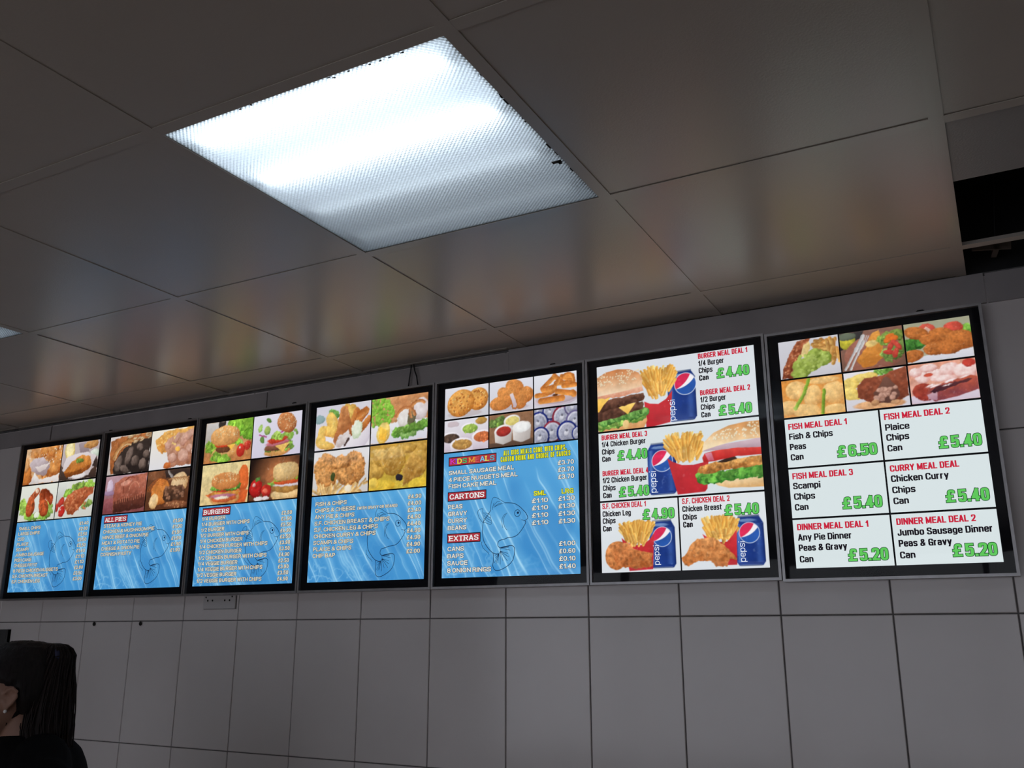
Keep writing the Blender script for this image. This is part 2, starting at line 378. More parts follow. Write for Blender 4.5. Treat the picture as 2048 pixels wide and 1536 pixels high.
def glyph(ch, soft):
    key = (ch, soft)
    if key in _gl: return _gl[key]
    w, d = GL[ch]; out = []
    for st_ in d.split('|'):
        kind = st_[0]; pts = [tuple(float(q) for q in p.split(',')) for p in st_[1:].split(' ')]
        if kind == 's': out.append((pts, False, False))
        else:
            closed = kind == 'c'; n = len(pts); res = []
            for i, p in enumerate(pts):
                if not closed and i in (0, n - 1): res.append(p); continue
                a, c = np.array(pts[i - 1]), np.array(pts[(i + 1) % n]); p = np.array(p)
                la, lc = np.linalg.norm(a - p), np.linalg.norm(c - p)
                ka = min(soft, .5 if (closed or i - 1 != 0) else .97); kc = min(soft, .5 if (closed or i + 1 != n - 1) else .97)
                a2 = p + (a - p) * ka; c2 = p + (c - p) * kc
                for t in np.linspace(0, 1, 6): res.append(tuple((1 - t) ** 2 * a2 + 2 * t * (1 - t) * p + t * t * c2))
            out.append((res, closed, True))
    _gl[key] = (w, out); return _gl[key]

SPACE = [.31]
def lettering(txt, h, width, rx, ry, gap, base=.6, soft=.45, serif=0.0, scale_small=None):
    """strokes of a line of text: list of per-character (polyline list); cap height h, fitted to width when given"""
    # widths: outer = base*k*w*h + 2*rx
    if width is not None: rx = min(rx, .20 * width / len(txt))
    chars = list(txt); fix = 0; var = 0
    for c in chars:
        if c == ' ': fix += h * SPACE[0]
        else: fix += 2 * rx + gap; var += GL[c][0] * h
    fix -= gap
    k = base if width is None else max(.08, (width - fix) / var)
    x = 0; out = []
    for c in chars:
        if c == ' ': x += h * SPACE[0]; out.append([]); continue
        w, sts = glyph(c, soft); W_ = w * k * h; ch = []
        for pts, closed, butt in sts:
            q = [(x + rx + px * W_, ry + py * (h - 2 * ry)) for px, py in pts]
            ch.append((q, closed, butt))
            if serif and not closed and len(pts) == 2 and abs(pts[0][0] - pts[1][0]) < .12:
                for (px, py), (qx, qy) in zip(pts, q):
                    if py < .05 or py > .95:
                        ch.append(([(qx - serif, qy), (qx + serif, qy)], False, False))
        out.append(ch); x += W_ + 2 * rx + gap
    return out, x - gap, rx

def stroke_mesh(b, strokes, rx, ry, place, mi):
    """thick strokes with an elliptical pen, square ends"""
    n = 10; a = ry / rx
    for q, closed, *bt in strokes:
        ext = ry * (.25 if bt and bt[0] else 1)
        P2 = [np.array((x * a, y)) for x, y in q]
        m = len(P2); segs = [(i, (i + 1) % m) for i in range(m if closed else m - 1)]
        for i, j in segs:
            d = P2[j] - P2[i]; L_ = np.linalg.norm(d)
            if L_ < 1e-7: continue
            d /= L_; nn = np.array((-d[1], d[0])) * ry
            p0 = P2[i] - (d * ext if not closed and i == 0 else 0); p1 = P2[j] + (d * ext if not closed and j == m - 1 else 0)
            b.add([place(p[0] / a, p[1]) for p in (p0 - nn, p1 - nn, p1 + nn, p0 + nn)], [(0, 1, 2, 3)], mi)
        for i in range(m):
            if not closed and i in (0, m - 1): continue
            c = P2[i]
            b.add([place((c[0] + ry * math.cos(t)) / a, c[1] + ry * math.sin(t)) for t in [2 * math.pi * k / n for k in range(n)]], [tuple(range(n))], mi)

# ------------------------------------------------------------------ painted prints
class Cv:
    def __init__(s, w, h, res, bg, seed=1):
        s.a = w / h; nx = max(8, int(w / res)); ny = max(8, int(h / res))
        s.nx, s.ny = nx, ny
        s.X, s.Y = np.meshgrid(np.linspace(0, s.a, nx), np.linspace(0, 1, ny)); s.px = 1.0 / ny
        s.C = np.zeros((ny, nx, 3)) + np.array(bg, float); s.R = np.random.RandomState(seed); s.k = 0
    def n(s, k, o=3):
        out = np.zeros_like(s.X); amp = 1; tot = 0
        for i in range(o):
            gw, gh = int(s.a * k) + 3, int(k) + 3
            G = s.R.rand(gh, gw); x = s.X * k * .999; y = s.Y * k * .999
            xi = np.floor(x).astype(int); yi = np.floor(y).astype(int); fx = x - xi; fy = y - yi
            fx = fx * fx * (3 - 2 * fx); fy = fy * fy * (3 - 2 * fy)
            v = (G[yi, xi] * (1 - fx) + G[yi, xi + 1] * fx) * (1 - fy) + (G[yi + 1, xi] * (1 - fx) + G[yi + 1, xi + 1] * fx) * fy
            out += amp * v; tot += amp; amp *= .55; k *= 2.1
        return out / tot
    def put(s, m, c):
        m = np.clip(m, 0, 1)[..., None]
        s.C = s.C * (1 - m) + np.asarray(c, float) * m
    def grad(s, c1, c2, gx=0, gy=1, t=.0, tk=6):
        q = np.clip((s.X / s.a - .5) * gx + (s.Y - .5) * gy + .5 + t * (s.n(tk) - .5) * 2, 0, 1)[..., None]
        s.C = np.array(c1, float) * (1 - q) + np.array(c2, float) * q
    def b(s, cx, cy, rx, ry, c1, c2=None, ang=0, e=.05, ek=6, t=.12, tk=14, p=2.0, hard=1.0, L=(-.45, -.75)):
        """a rounded lump lit from the upper left; rx, ry in picture heights"""
        c1 = np.array(c1, float); c2 = c1 * .55 if c2 is None else np.array(c2, float)
        x = s.X - cx * s.a; y = s.Y - cy; ca, sa = math.cos(ang), math.sin(ang)
        u = (x * ca + y * sa) / rx; v = (-x * sa + y * ca) / ry
        r = (np.abs(u) ** p + np.abs(v) ** p) ** (1 / p)
        if e: r = r + e * 2 * (s.n(ek) - .5)
        m = np.clip((1 - r) / (s.px * 1.2 / min(rx, ry)) * hard + .5, 0, 1)
        z = np.sqrt(np.clip(1 - r * r, 0, 1)); nx_ = (u * ca - v * sa); ny_ = (u * sa + v * ca)
        sh = np.clip(.42 + .55 * z * .7 + .45 * (nx_ * L[0] + ny_ * L[1]) * r, 0, 1)
        if t: sh = np.clip(sh + t * 2.2 * (s.n(tk) - .5), 0, 1)
        s.put(m, c2 + (c1 - c2) * sh[..., None]); return m
    def poly(s, pts, c1, c2=None, g=(0, 1), e=0.0, ek=8, t=.06, tk=12, soft=1.0):
        c1 = np.array(c1, float); c2 = c1 * .8 if c2 is None else np.array(c2, float)
        P_ = [(x * s.a, y) for x, y in pts]; d = np.full(s.X.shape, 1e9); ins = np.zeros(s.X.shape, bool)
        for (x0, y0), (x1, y1) in zip(P_, P_[1:] + P_[:1]):
            dx, dy = x1 - x0, y1 - y0; tt = np.clip(((s.X - x0) * dx + (s.Y - y0) * dy) / (dx * dx + dy * dy + 1e-12), 0, 1)
            d = np.minimum(d, np.hypot(s.X - x0 - tt * dx, s.Y - y0 - tt * dy))
            c = ((y0 > s.Y) != (y1 > s.Y)) & (s.X < (x1 - x0) * (s.Y - y0) / (y1 - y0 + 1e-12) + x0); ins ^= c
        sd = np.where(ins, d, -d)
        if e: sd = sd + e * (s.n(ek) - .5)
        xs = [p[0] for p in P_]; ys = [p[1] for p in P_]
        q = ((s.X - min(xs)) / (max(xs) - min(xs) + 1e-9) - .5) * g[0] + ((s.Y - min(ys)) / (max(ys) - min(ys) + 1e-9) - .5) * g[1] + .5
        if t: q = q + t * 2.5 * (s.n(tk) - .5)
        q = np.clip(q, 0, 1)[..., None]
        s.put(sd / (s.px * soft) + .5, c1 * (1 - q) + c2 * q)
    def cap(s, x0, y0, x1, y1, w, c1, c2=None, t=.05):
        c1 = np.array(c1, float); c2 = c1 * .7 if c2 is None else np.array(c2, float)
        x0 *= s.a; x1 *= s.a; dx, dy = x1 - x0, y1 - y0; L2 = dx * dx + dy * dy + 1e-9
        tt = np.clip(((s.X - x0) * dx + (s.Y - y0) * dy) / L2, 0, 1); ex = s.X - x0 - tt * dx; ey = s.Y - y0 - tt * dy
        d = np.hypot(ex, ey); side = (ex * dy - ey * dx) / math.sqrt(L2) / w
        q = np.clip(.5 + .45 * side + (t * 2 * (s.n(18, 2) - .5) if t else 0), 0, 1)[..., None]
        s.put((w - d) / s.px + .5, c1 * (1 - q) + c2 * q)
    def arc(s, cx, cy, r, a0, a1, w, c1, c2=None, sy=1.0):
        n = 9; ts = np.linspace(a0, a1, n)
        for i in range(n - 1):
            s.cap(cx + r * math.cos(ts[i]) / s.a, cy + sy * r * math.sin(ts[i]), cx + r * math.cos(ts[i + 1]) / s.a, cy + sy * r * math.sin(ts[i + 1]), w, c1, c2, .04)
    def fries(s, cx, cy, sx, sy, n, w, l, a0=-1.57, spread=.5, c1=(246, 205, 110), c2=(205, 135, 45)):
        for i in range(n):
            x = cx + s.R.uniform(-1, 1) * sx; y = cy + s.R.uniform(-1, 1) * sy; a = a0 + (x - cx) / (sx + 1e-6) * spread * .7 + s.R.uniform(-1, 1) * spread * .4
            j = s.R.uniform(.85, 1.1); dx, dy = math.cos(a) * l / s.a, math.sin(a) * l
            s.cap(x, y, x + dx, y + dy, w * s.R.uniform(.8, 1.15), np.clip(np.array(c1) * j, 0, 255), np.clip(np.array(c2) * j, 0, 255))
    def leaf(s, x0, y0, x1, y1, w, n=9, c1=(150, 205, 70), c2=(45, 105, 25), ek=11):
        for i in range(n):
            t = (i + .5) / n; j = s.R.uniform(.75, 1.2)
            s.b(x0 + (x1 - x0) * t + s.R.uniform(-.01, .01), y0 + (y1 - y0) * t + s.R.uniform(-.3, .3) * w, w * s.R.uniform(.8, 1.4), w * s.R.uniform(.6, 1.1), np.clip(np.array(c1) * j, 0, 255), np.array(c2) * j, s.R.uniform(-.8, .8), e=.5, ek=ek * 1.5, t=.6, tk=24)
    def specks(s, n, x0, x1, y0, y1, r, c, ell=1.0, inside=None):
        for i in range(n):
            x, y = s.R.uniform(x0, x1), s.R.uniform(y0, y1)
            _p = s.C[min(s.ny - 1, int(y * s.ny)), min(s.nx - 1, max(0, int(x * s.nx)))]
            if inside is None and _p.max() - _p.min() < 34: continue
            if inside is not None and inside[min(s.ny - 1, int(y * s.ny)), min(s.nx - 1, int(x * s.nx))] < .5: continue
            s.b(x, y, r * ell, r, c, np.array(c) * .8, s.R.uniform(0, 3.1), e=0, t=0)
    def bun(s, cx, cy, rx, ry, c1=(222, 150, 80), c2=(150, 80, 35), seeds=60, flat=.25, seed_r=.012):
        m = s.b(cx, cy, rx, ry, c1, c2, e=.015, t=.06, p=2.3)
        if seeds: s.specks(seeds, cx - rx / s.a * .85, cx + rx / s.a * .85, cy - ry * .9, cy + ry * .15, seed_r, (250, 230, 180), 1.5, m)
    def crust(s, x0, x1, y0, y1, k=15, amp=.5):
        """crumbly batter: ridged relief on the golden part of a box"""
        X_ = s.X / s.a; R_, G_, B_ = s.C[..., 0], s.C[..., 1], s.C[..., 2]
        m = (X_ > x0) & (X_ < x1) & (s.Y > y0) & (s.Y < y1) & (R_ - B_ > 55) & (G_ / (R_ + 1) > .42) & (G_ < R_)
        r = 1 - np.abs(s.n(k, 3) * 2 - 1) * 1.9; r2 = s.n(k * 1.8, 2)
        q = (np.clip(r, -1, 1) - .55) * amp + (r2 - .5) * amp * .8
        s.C = s.C * (1 + (q * m)[..., None])
    def finish(s, warp, grain):
        """a photographic finish: edges wander, colour and detail vary"""
        if warp:
            dx = (s.n(7, 3) - .5) * warp + (s.n(26, 2) - .5) * warp * .5; dy = (s.n(7, 3) - .5) * warp + (s.n(26, 2) - .5) * warp * .5
            xi = np.clip(np.rint((s.X + dx) / s.a * (s.nx - 1)), 0, s.nx - 1).astype(int); yi = np.clip(np.rint((s.Y + dy) * (s.ny - 1)), 0, s.ny - 1).astype(int)
            s.C = s.C[yi, xi]
        sat = (s.C.max(-1) - s.C.min(-1)); w = np.clip((sat - 22) / 70, .03, 1)[..., None]
        k = (s.n(9, 3) - .5)[..., None] * 1.5 + (s.n(26, 2) - .5)[..., None] * .6
        s.C = s.C * (1 + grain * w * k)
        q_ = np.pad(s.C, ((1, 1), (1, 1), (0, 0)), 'edge'); s.C = s.C * .5 + (q_[:-2, 1:-1] + q_[2:, 1:-1] + q_[1:-1, :-2] + q_[1:-1, 2:]) * .125
        hi = np.clip((s.n(22, 2) - .76) * 7, 0, 1)[..., None] * w * grain; s.C = s.C + (255 - s.C) * hi * .9
        s.C = s.C + (s.C.mean(-1, keepdims=True) - s.C) * .06
def grid_mesh(name, cv, place):
    ny, nx = cv.ny, cv.nx
    me = bpy.data.meshes.new(name)
    xs = np.linspace(0, 1, nx); ys = np.linspace(0, 1, ny)
    P00 = np.array(place(0, 0)); PX = np.array(place(1, 0)) - P00; PY = np.array(place(0, 1)) - P00
    co = P00 + xs[None, :, None] * PX + ys[:, None, None] * PY
    me.vertices.add(nx * ny); me.vertices.foreach_set('co', co.astype(np.float32).ravel())
    idx = np.arange(nx * ny).reshape(ny, nx)
    q = np.stack([idx[1:, :-1], idx[1:, 1:], idx[:-1, 1:], idx[:-1, :-1]], -1).reshape(-1, 4)
    me.loops.add(q.size); me.loops.foreach_set('vertex_index', q.ravel().astype(np.int32))
    me.polygons.add(len(q)); me.polygons.foreach_set('loop_start', np.arange(0, q.size, 4).astype(np.int32))
    me.update(calc_edges=True); me.validate()
    at = me.color_attributes.new('Col', 'FLOAT_COLOR', 'POINT')
    rgba = np.ones((nx * ny, 4), np.float32); rgba[:, :3] = lin(np.clip(cv.C, 0, 255)).reshape(-1, 3)
    at.data.foreach_set('color', rgba.ravel()); me.materials.append(m_print)
    return me

# ---- first box: fish, chicken
def pic_battered_fish(c):
    c.grad((226, 190, 150), (205, 140, 80), .4, .5, .25, 5)
    c.poly([(.1, .0), (1, 0), (1, .9), (.62, 1), (.5, .75), (.72, .55), (.6, .35), (.3, .3), (.12, .25)], (216, 150, 90), (160, 82, 30), (.5, .7), .12, 6, .3, 9)
    for q in ((.75, .12, .2), (.93, .3, .2), (.85, .6, .22), (.5, .12, .14), (.28, .2, .1), (.62, .92, .13)): c.b(q[0], q[1], q[2] * 1.1, q[2], (232, 160, 85), (150, 70, 22), .3, .25, 7, .35, 12)
    c.poly([(.12, .42), (.3, .27), (.55, .32), (.72, .55), (.62, .78), (.35, .72), (.2, .62)], (214, 200, 205), (150, 128, 130), (.4, .8), .1, 7, .2, 9)
    c.poly([(.3, .52), (.7, .46), (.62, .6), (.4, .68)], (240, 232, 228), (196, 176, 172), (.2, .8), .08, 8, .12)
    c.b(.08, .78, .22, .3, (220, 135, 60), (120, 50, 15), 0, .2, 6, .3)
    c.b(.04, .45, .1, .2, (235, 180, 120), (160, 90, 40), 0, .2, 6, .2)
    c.poly([(.18, .95), (.3, .68), (.42, .8), (.45, 1), (.2, 1)], (244, 240, 236), (205, 195, 190), (0, 1), .1, 9, .15)
    c.poly([(.45, .9), (1, .78), (1, 1), (.45, 1)], (238, 232, 226), (222, 210, 205), (0, 1), .06, 8)
    c.specks(30, .1, 1, .0, .5, .018, (245, 225, 200), 1.4)
def pic_breaded_fillet(c):
    c.grad((196, 182, 184), (176, 160, 160), .3, .6, .1)
    c.poly([(0, .55), (.25, .95), (.4, 1), (0, 1)], (92, 70, 60), (60, 45, 38)); c.poly([(.5, 1), (.98, .7), (1, 1)], (84, 60, 48), (54, 40, 36))
    c.poly([(.42, .05), (.62, .0), (.75, .3), (.5, .32)], (168, 152, 158), (140, 122, 126)); c.poly([(.9, .3), (1, .55), (1, .75), (.86, .7)], (70, 55, 50))
    c.b(.78, .1, .28, .1, (205, 150, 85), (130, 80, 40), -.1, .3, 9, .3); c.b(.9, .33, .2, .1, (226, 232, 220), (150, 172, 150), -.1, .3, 9, .3)
    c.b(.2, .18, .2, .25, (240, 222, 150), (190, 160, 80), .1, .03, 5, .05); c.b(.2, .19, .15, .19, (250, 238, 190), (226, 205, 130), .1, .05, 8, .08)
    c.poly([(.12, .38), (.34, .3), (.7, .3), (.95, .42), (.8, .92), (.3, .95), (.05, .72)], (228, 218, 220), (196, 182, 182), (.3, .8), .02)
    c.b(.52, .9, .3, .09, (240, 236, 236), (200, 190, 190), 0, 0, 5, 0)
    c.poly([(.1, .78), (.3, .5), (.55, .36), (.78, .42), (.84, .62), (.66, .8), (.4, .86), (.16, .88)], (226, 152, 74), (172, 92, 30), (.2, .9), .05, 8, .22, 16)
    c.poly([(.1, .8), (.4, .78), (.66, .72), (.84, .6), (.82, .72), (.6, .86), (.18, .93)], (170, 92, 34), (120, 60, 22), (0, 1), .03, 9, .2)
    c.leaf(.42, .5, .58, .5, .06, 6, (120, 150, 60), (60, 85, 30))
def pic_drumsticks(c):
    c.grad((228, 230, 220), (212, 214, 204))
    c.leaf(.08, .45, .14, .72, .13, 6, (170, 205, 90), (90, 140, 45)); c.leaf(.2, .88, .85, .88, .11, 12, (165, 205, 85), (85, 140, 40)); c.leaf(.8, .5, .9, .8, .1, 6, (175, 210, 100), (95, 145, 50))
    c.b(.52, .85, .12, .09, (240, 242, 230), (200, 210, 180), e=.1)
    c.cap(.46, .18, .3, .4, .1, (205, 110, 70), (130, 52, 25)); c.b(.45, .17, .08, .07, (235, 210, 185), (190, 140, 110), e=.15); c.b(.31, .62, .19, .26, (206, 98, 52), (112, 38, 14), .15, .06, 7, .2)
    c.cap(.68, .25, .84, .42, .12, (190, 82, 44), (110, 38, 16)); c.b(.86, .48, .09, .13, (190, 82, 44), (110, 38, 16), e=.1)
    c.cap(.6, .25, .62, .45, .12, (200, 92, 50), (120, 42, 18)); c.b(.68, .66, .2, .26, (208, 96, 50), (112, 38, 14), -.5, .06, 7, .2)
    c.crust(.1, .95, .1, .95, 10, .3)
def pic_chicken_breast(c):
    c.grad((224, 224, 216), (206, 206, 198), .3, .7)
    c.leaf(.45, .15, .95, .2, .12, 10, (160, 195, 80), (70, 120, 35)); c.leaf(.2, .35, .35, .3, .1, 5, (150, 190, 75), (70, 120, 35)); c.leaf(.75, .75, .95, .6, .09, 7, (150, 180, 90), (80, 110, 45))
    c.poly([(.18, .62), (.3, .4), (.5, .24), (.7, .2), (.98, .22), (.96, .38), (.8, .55), (.66, .75), (.5, .92), (.36, .92)], (206, 112, 70), (136, 58, 28), (.4, .7), .07, 9, .35, 15)
    for q in range(26): c.b(c.R.uniform(.3, .8), c.R.uniform(.3, .8), .07, .03, (222, 140, 92), (150, 66, 34), c.R.uniform(-1, 1), .3, 10, .3)
    c.poly([(0, 0), (.3, 0), (.12, .55), (0, .7)], (224, 226, 220)); 
    c.b(.13, .55, .1, .15, (214, 70, 55), (140, 25, 20), .6, .04); c.b(.18, .82, .13, .16, (216, 50, 42), (130, 16, 16), .4, .03); c.b(.14, .76, .03, .03, (250, 190, 180), e=0); c.b(.03, .7, .05, .12, (205, 60, 50), (140, 25, 20), 0, .04)
# ---- second box: pies
def pic_steak_pie(c):
    c.grad((214, 206, 204), (190, 180, 176)); c.poly([(0, .1), (.35, 0), (1, 0), (1, .3), (.5, .45), (.2, .75), (.16, 1), (.08, 1), (.04, .55)], (196, 120, 66), (120, 60, 26), (.3, .5), .1, 7, .35, 9)
    c.poly([(.16, 1), (.14, .7), (.3, .42), (.55, .2), (1, .12), (1, 1)], (66, 54, 48), (38, 30, 28), (.3, .8), .1, 7, .3, 8)
    for q in ((.26, .72, .13, .22), (.5, .55, .12, .25), (.66, .7, .14, .15), (.75, .35, .14, .1), (.92, .55, .12, .12), (.85, .8, .16, .14), (.42, .88, .2, .1)): c.b(*q, (128, 108, 98), (44, 34, 30), .4, .2, 7, .35, 10)
    c.arc(.45, .68, .45, 3.3, 4.9, .03, (226, 190, 140), (170, 120, 70)); c.arc(.5, .75, .62, 3.5, 5.0, .045, (206, 150, 90), (140, 80, 36))
    for q in range(16): c.b(c.R.uniform(.4, 1), c.R.uniform(0, .2), .09, .025, (214, 190, 150), (130, 90, 55), c.R.uniform(-.6, .2), .3, 9, .3)
def pic_chicken_pie(c):
    c.grad((236, 230, 214), (222, 220, 224), 0, 1)
    c.poly([(.1, .25), (.3, .05), (.7, 0), (1, 0), (1, .5), (.45, .55), (.3, .62), (.18, .5)], (240, 185, 95), (200, 120, 50), (.2, .8), .1, 7, .3, 10)
    c.poly([(.3, .35), (.5, .2), (1, .05), (1, .95), (.5, .98), (.42, .7)], (216, 168, 140), (160, 100, 74), (.2, .8), .09, 8, .3, 9)
    for q in ((.42, .42, .12, .09), (.62, .25, .08, .16), (.8, .3, .12, .18), (.93, .2, .09, .14), (.55, .75, .16, .12), (.8, .72, .2, .16), (.68, .5, .12, .08), (.92, .55, .1, .1)): c.b(*q, (226, 180, 160), (140, 84, 66), .5, .18, 7, .3, 10)
    c.b(.66, .52, .1, .06, (250, 200, 90), (214, 140, 50), .2, .2); c.b(.44, .92, .12, .08, (216, 120, 60), (150, 66, 26), e=.2)
    c.specks(20, .1, .6, .05, .4, .02, (250, 210, 130), 1.5)
def pic_slice(c):
    c.grad((186, 150, 160), (132, 70, 70), 0, 1, .1); c.b(.12, .3, .12, .2, (224, 205, 224), (150, 120, 150), 0, .1); c.b(.1, .45, .3, .06, (170, 140, 170), (120, 84, 110), e=.1)
    c.poly([(.24, .2), (.45, .06), (1, .0), (1, .75), (.85, .86), (.25, .95), (.22, .6)], (196, 116, 92), (120, 56, 40), (.1, .9), .03, 8, .3, 8)
    c.poly([(.25, .68), (1, .55), (1, .9), (.26, 1)], (112, 58, 44), (66, 32, 26), (0, 1), .02, 8, .3)
    for i in range(14): c.cap(.3 + i * .052, .64 - i * .009, .31 + i * .052, .74 - i * .009, .012, (206, 130, 100), (140, 72, 52))
    c.arc(.62, .33, .26, 2.6, 5.2, .018, (160, 80, 60), (120, 54, 40)); c.arc(.72, .4, .2, 3.0, 6.0, .016, (222, 150, 120), (170, 96, 72)); c.poly([(0, .62), (.22, .55), (.24, 1), (0, 1)], (168, 96, 100), (120, 60, 64))
    c.b(.5, .22, .2, .06, (226, 160, 136), (180, 100, 80), -.2, .2)
def pic_pasties(c):
    c.grad((112, 70, 46), (84, 46, 28), .3, .8, .2); c.poly([(.4, 0), (1, 0), (1, .25), (.45, .2)], (66, 50, 44), (44, 34, 32)); c.cap(.5, .05, .62, .22, .04, (190, 182, 178), (110, 100, 96))
    c.b(.2, .12, .3, .14, (146, 92, 60), (90, 52, 32), e=.1)
    c.b(.78, .36, .3, .26, (236, 206, 160), (176, 120, 66), -.3, .04, 6, .1)
    for i in range(9): c.arc(.6 + i * .05, .42, .2, 4.0, 5.6, .008, (196, 150, 100), (150, 100, 60))
    c.b(.34, .55, .34, .34, (226, 140, 64), (150, 76, 26), .3, .05, 6, .2); c.b(.2, .78, .16, .2, (246, 214, 160), (206, 150, 86), .3, .06); 
    for i in range(5): c.arc(.3, .66, .3 + i * .04, 3.5, 5.3, .008, (190, 100, 44), (150, 74, 30))
    c.poly([(.44, .5), (.6, .4), (.85, .42), (.95, .6), (.8, .76), (.5, .84), (.4, .7)], (112, 74, 52), (50, 32, 24), (.2, .8), .08, 9, .4, 12)
    for q in range(26): c.b(c.R.uniform(.46, .9), c.R.uniform(.45, .75), .05, .035, (160, 112, 84), (74, 46, 34), c.R.uniform(-1, 1), .25, 9, .3)
    c.b(.72, .9, .4, .09, (150, 92, 60), (96, 54, 34), 0, .2); c.specks(24, .5, .9, .84, .98, .014, (216, 150, 100), 1.5)
# ---- burgers
def small_burger(c, cx, cy, r, c1=(230, 165, 95), c2=(165, 95, 40), kind='beef'):
    a = c.a
    c.b(cx, cy + .62 * r, r * .98, r * .3, (232, 180, 112), (176, 112, 56), 0, .02, 6, .08, p=2.5)
    if kind == 'beef':
        c.leaf(cx - .9 * r / a, cy + .42 * r, cx + .9 * r / a, cy + .45 * r, r * .2, 12, (170, 210, 70), (80, 130, 30))
        c.b(cx, cy + .28 * r, r * .85, r * .17, (150, 84, 52), (78, 40, 24), 0, .08, 9, .3)
        c.b(cx - .1 * r / a, cy + .14 * r, r * .75, r * .09, (226, 84, 48), (160, 40, 22), 0, .05)
    else:
        c.b(cx, cy + .4 * r, r * .95, r * .2, (224, 160, 72), (160, 92, 30), 0, .14, 10, .35, 20)
        c.b(cx, cy + .22 * r, r * .85, r * .1, (220, 72, 48), (160, 34, 22), 0, .05)
        c.leaf(cx - .9 * r / a, cy + .1 * r, cx + .9 * r / a, cy + .1 * r, r * .15, 14, (130, 180, 70), (50, 100, 30))
    c.bun(cx, cy - .22 * r, r * .95, r * .42, c1, c2, 40, seed_r=.011)
def pic_burger_lettuce(c):
    c.grad((186, 150, 110), (190, 120, 66), 0, 1); c.poly([(0, 0), (.55, 0), (.45, .45), (0, .6)], (206, 202, 200), (170, 160, 150), t=.2); c.poly([(.27, 0), (.42, 0), (.4, .2), (.28, .22)], (60, 52, 48))
    c.leaf(.55, .15, .98, .2, .2, 14, (160, 215, 70), (80, 150, 30)); c.leaf(.85, .35, .98, .45, .12, 5, (140, 200, 60), (70, 130, 25))
    c.leaf(.08, .6, .3, .75, .12, 8, (160, 205, 70), (80, 130, 30)); c.b(.42, .78, .42, .18, (226, 176, 110), (176, 110, 52), -.1, .02)
    c.b(.72, .55, .17, .09, (190, 220, 130), (110, 160, 60), .3, .05); c.leaf(.14, .55, .75, .52, .08, 12, (150, 200, 60), (70, 120, 30)); c.b(.4, .68, .26, .1, (130, 80, 50), (66, 36, 22), .05, .1, 9, .3)
    c.b(.38, .59, .24, .05, (230, 80, 40), (180, 50, 25), .05, .05); c.poly([(.48, .6), (.66, .58), (.58, .72)], (250, 200, 90), (236, 170, 60))
    c.leaf(.2, .85, .5, .92, .1, 8, (165, 215, 75), (85, 140, 35)); c.leaf(.38, .9, .46, .98, .08, 4, (165, 215, 75), (85, 140, 35))
    c.bun(.43, .36, .48, .24, (236, 176, 106), (180, 110, 56), 70, seed_r=.008)
    c.b(.78, .76, .13, .16, (222, 60, 44), (140, 20, 18), .2, .02); c.b(.92, .66, .1, .12, (226, 70, 50), (150, 24, 20), 0, .02); c.b(.76, .7, .03, .03, (255, 210, 200), e=0)
def pic_flying_burger(c):
    c.grad((222, 218, 232), (206, 200, 220), .2, .8)
    c.b(.32, .14, .09, .05, (110, 150, 70), (50, 90, 30), .6, .1); c.b(.15, .3, .06, .09, (170, 200, 110), (100, 150, 60), .3, .25); c.b(.3, .38, .1, .1, (186, 205, 110), (70, 110, 40), .4, .03); c.cap(.14, .46, .28, .52, .016, (200, 80, 150), (150, 40, 110)); c.cap(.58, .46, .74, .42, .016, (205, 90, 160), (150, 40, 110))
    c.b(.52, .52, .13, .09, (190, 220, 110), (120, 170, 60), .2, .3, 9, .3); c.leaf(.68, .52, .8, .58, .09, 5, (180, 220, 100), (100, 160, 50)); c.b(.2, .58, .06, .09, (120, 160, 80), (60, 100, 40), -.4, .1); c.leaf(.76, .7, .82, .85, .08, 4, (150, 190, 80), (70, 120, 30))
    c.b(.53, .9, .38, .1, (224, 170, 100), (170, 105, 50), -.05, .03); c.leaf(.3, .82, .75, .84, .06, 8, (150, 190, 70), (70, 110, 30)); c.b(.52, .78, .37, .1, (150, 92, 66), (80, 44, 30), -.06, .06, 9, .25); c.poly([(.48, .76), (.78, .72), (.64, .92)], (248, 205, 110), (236, 180, 80))
    c.b(.53, .7, .36, .05, (205, 120, 130), (150, 70, 90), -.06, .1); c.b(.52, .62, .31, .07, (224, 74, 44), (160, 36, 22), -.08, .04); c.leaf(.42, .55, .62, .56, .06, 6, (190, 225, 100), (110, 170, 50))
    c.leaf(.88, .44, .92, .52, .04, 3, (150, 190, 90), (90, 130, 50)); m = c.b(.7, .24, .3, .23, (216, 140, 84), (140, 72, 34), .45, .02, 6, .1, p=2.2); c.specks(50, .5, .9, .05, .4, .009, (245, 225, 180), 1.4, m)
def pic_chicken_burger(c):
    c.grad((224, 208, 150), (226, 190, 130), .3, .6); c.b(.88, .42, .18, .34, (226, 110, 50), (180, 70, 30), 0, .02); c.poly([(.1, .75), (.5, .62), (1, .72), (.95, 1), (.45, 1)], (228, 112, 56), (200, 80, 34), (.3, .7))
    small_burger(c, .52, .55, .5, (226, 150, 84), (170, 92, 42), 'chicken'); c.b(.5, .86, .42, .1, (216, 110, 60), (160, 60, 30), 0, .03); c.b(.48, .8, .44, .05, (206, 130, 150), (140, 70, 90), .0, .15); c.b(.46, .84, .22, .04, (240, 232, 214), (214, 190, 160), 0, .15)
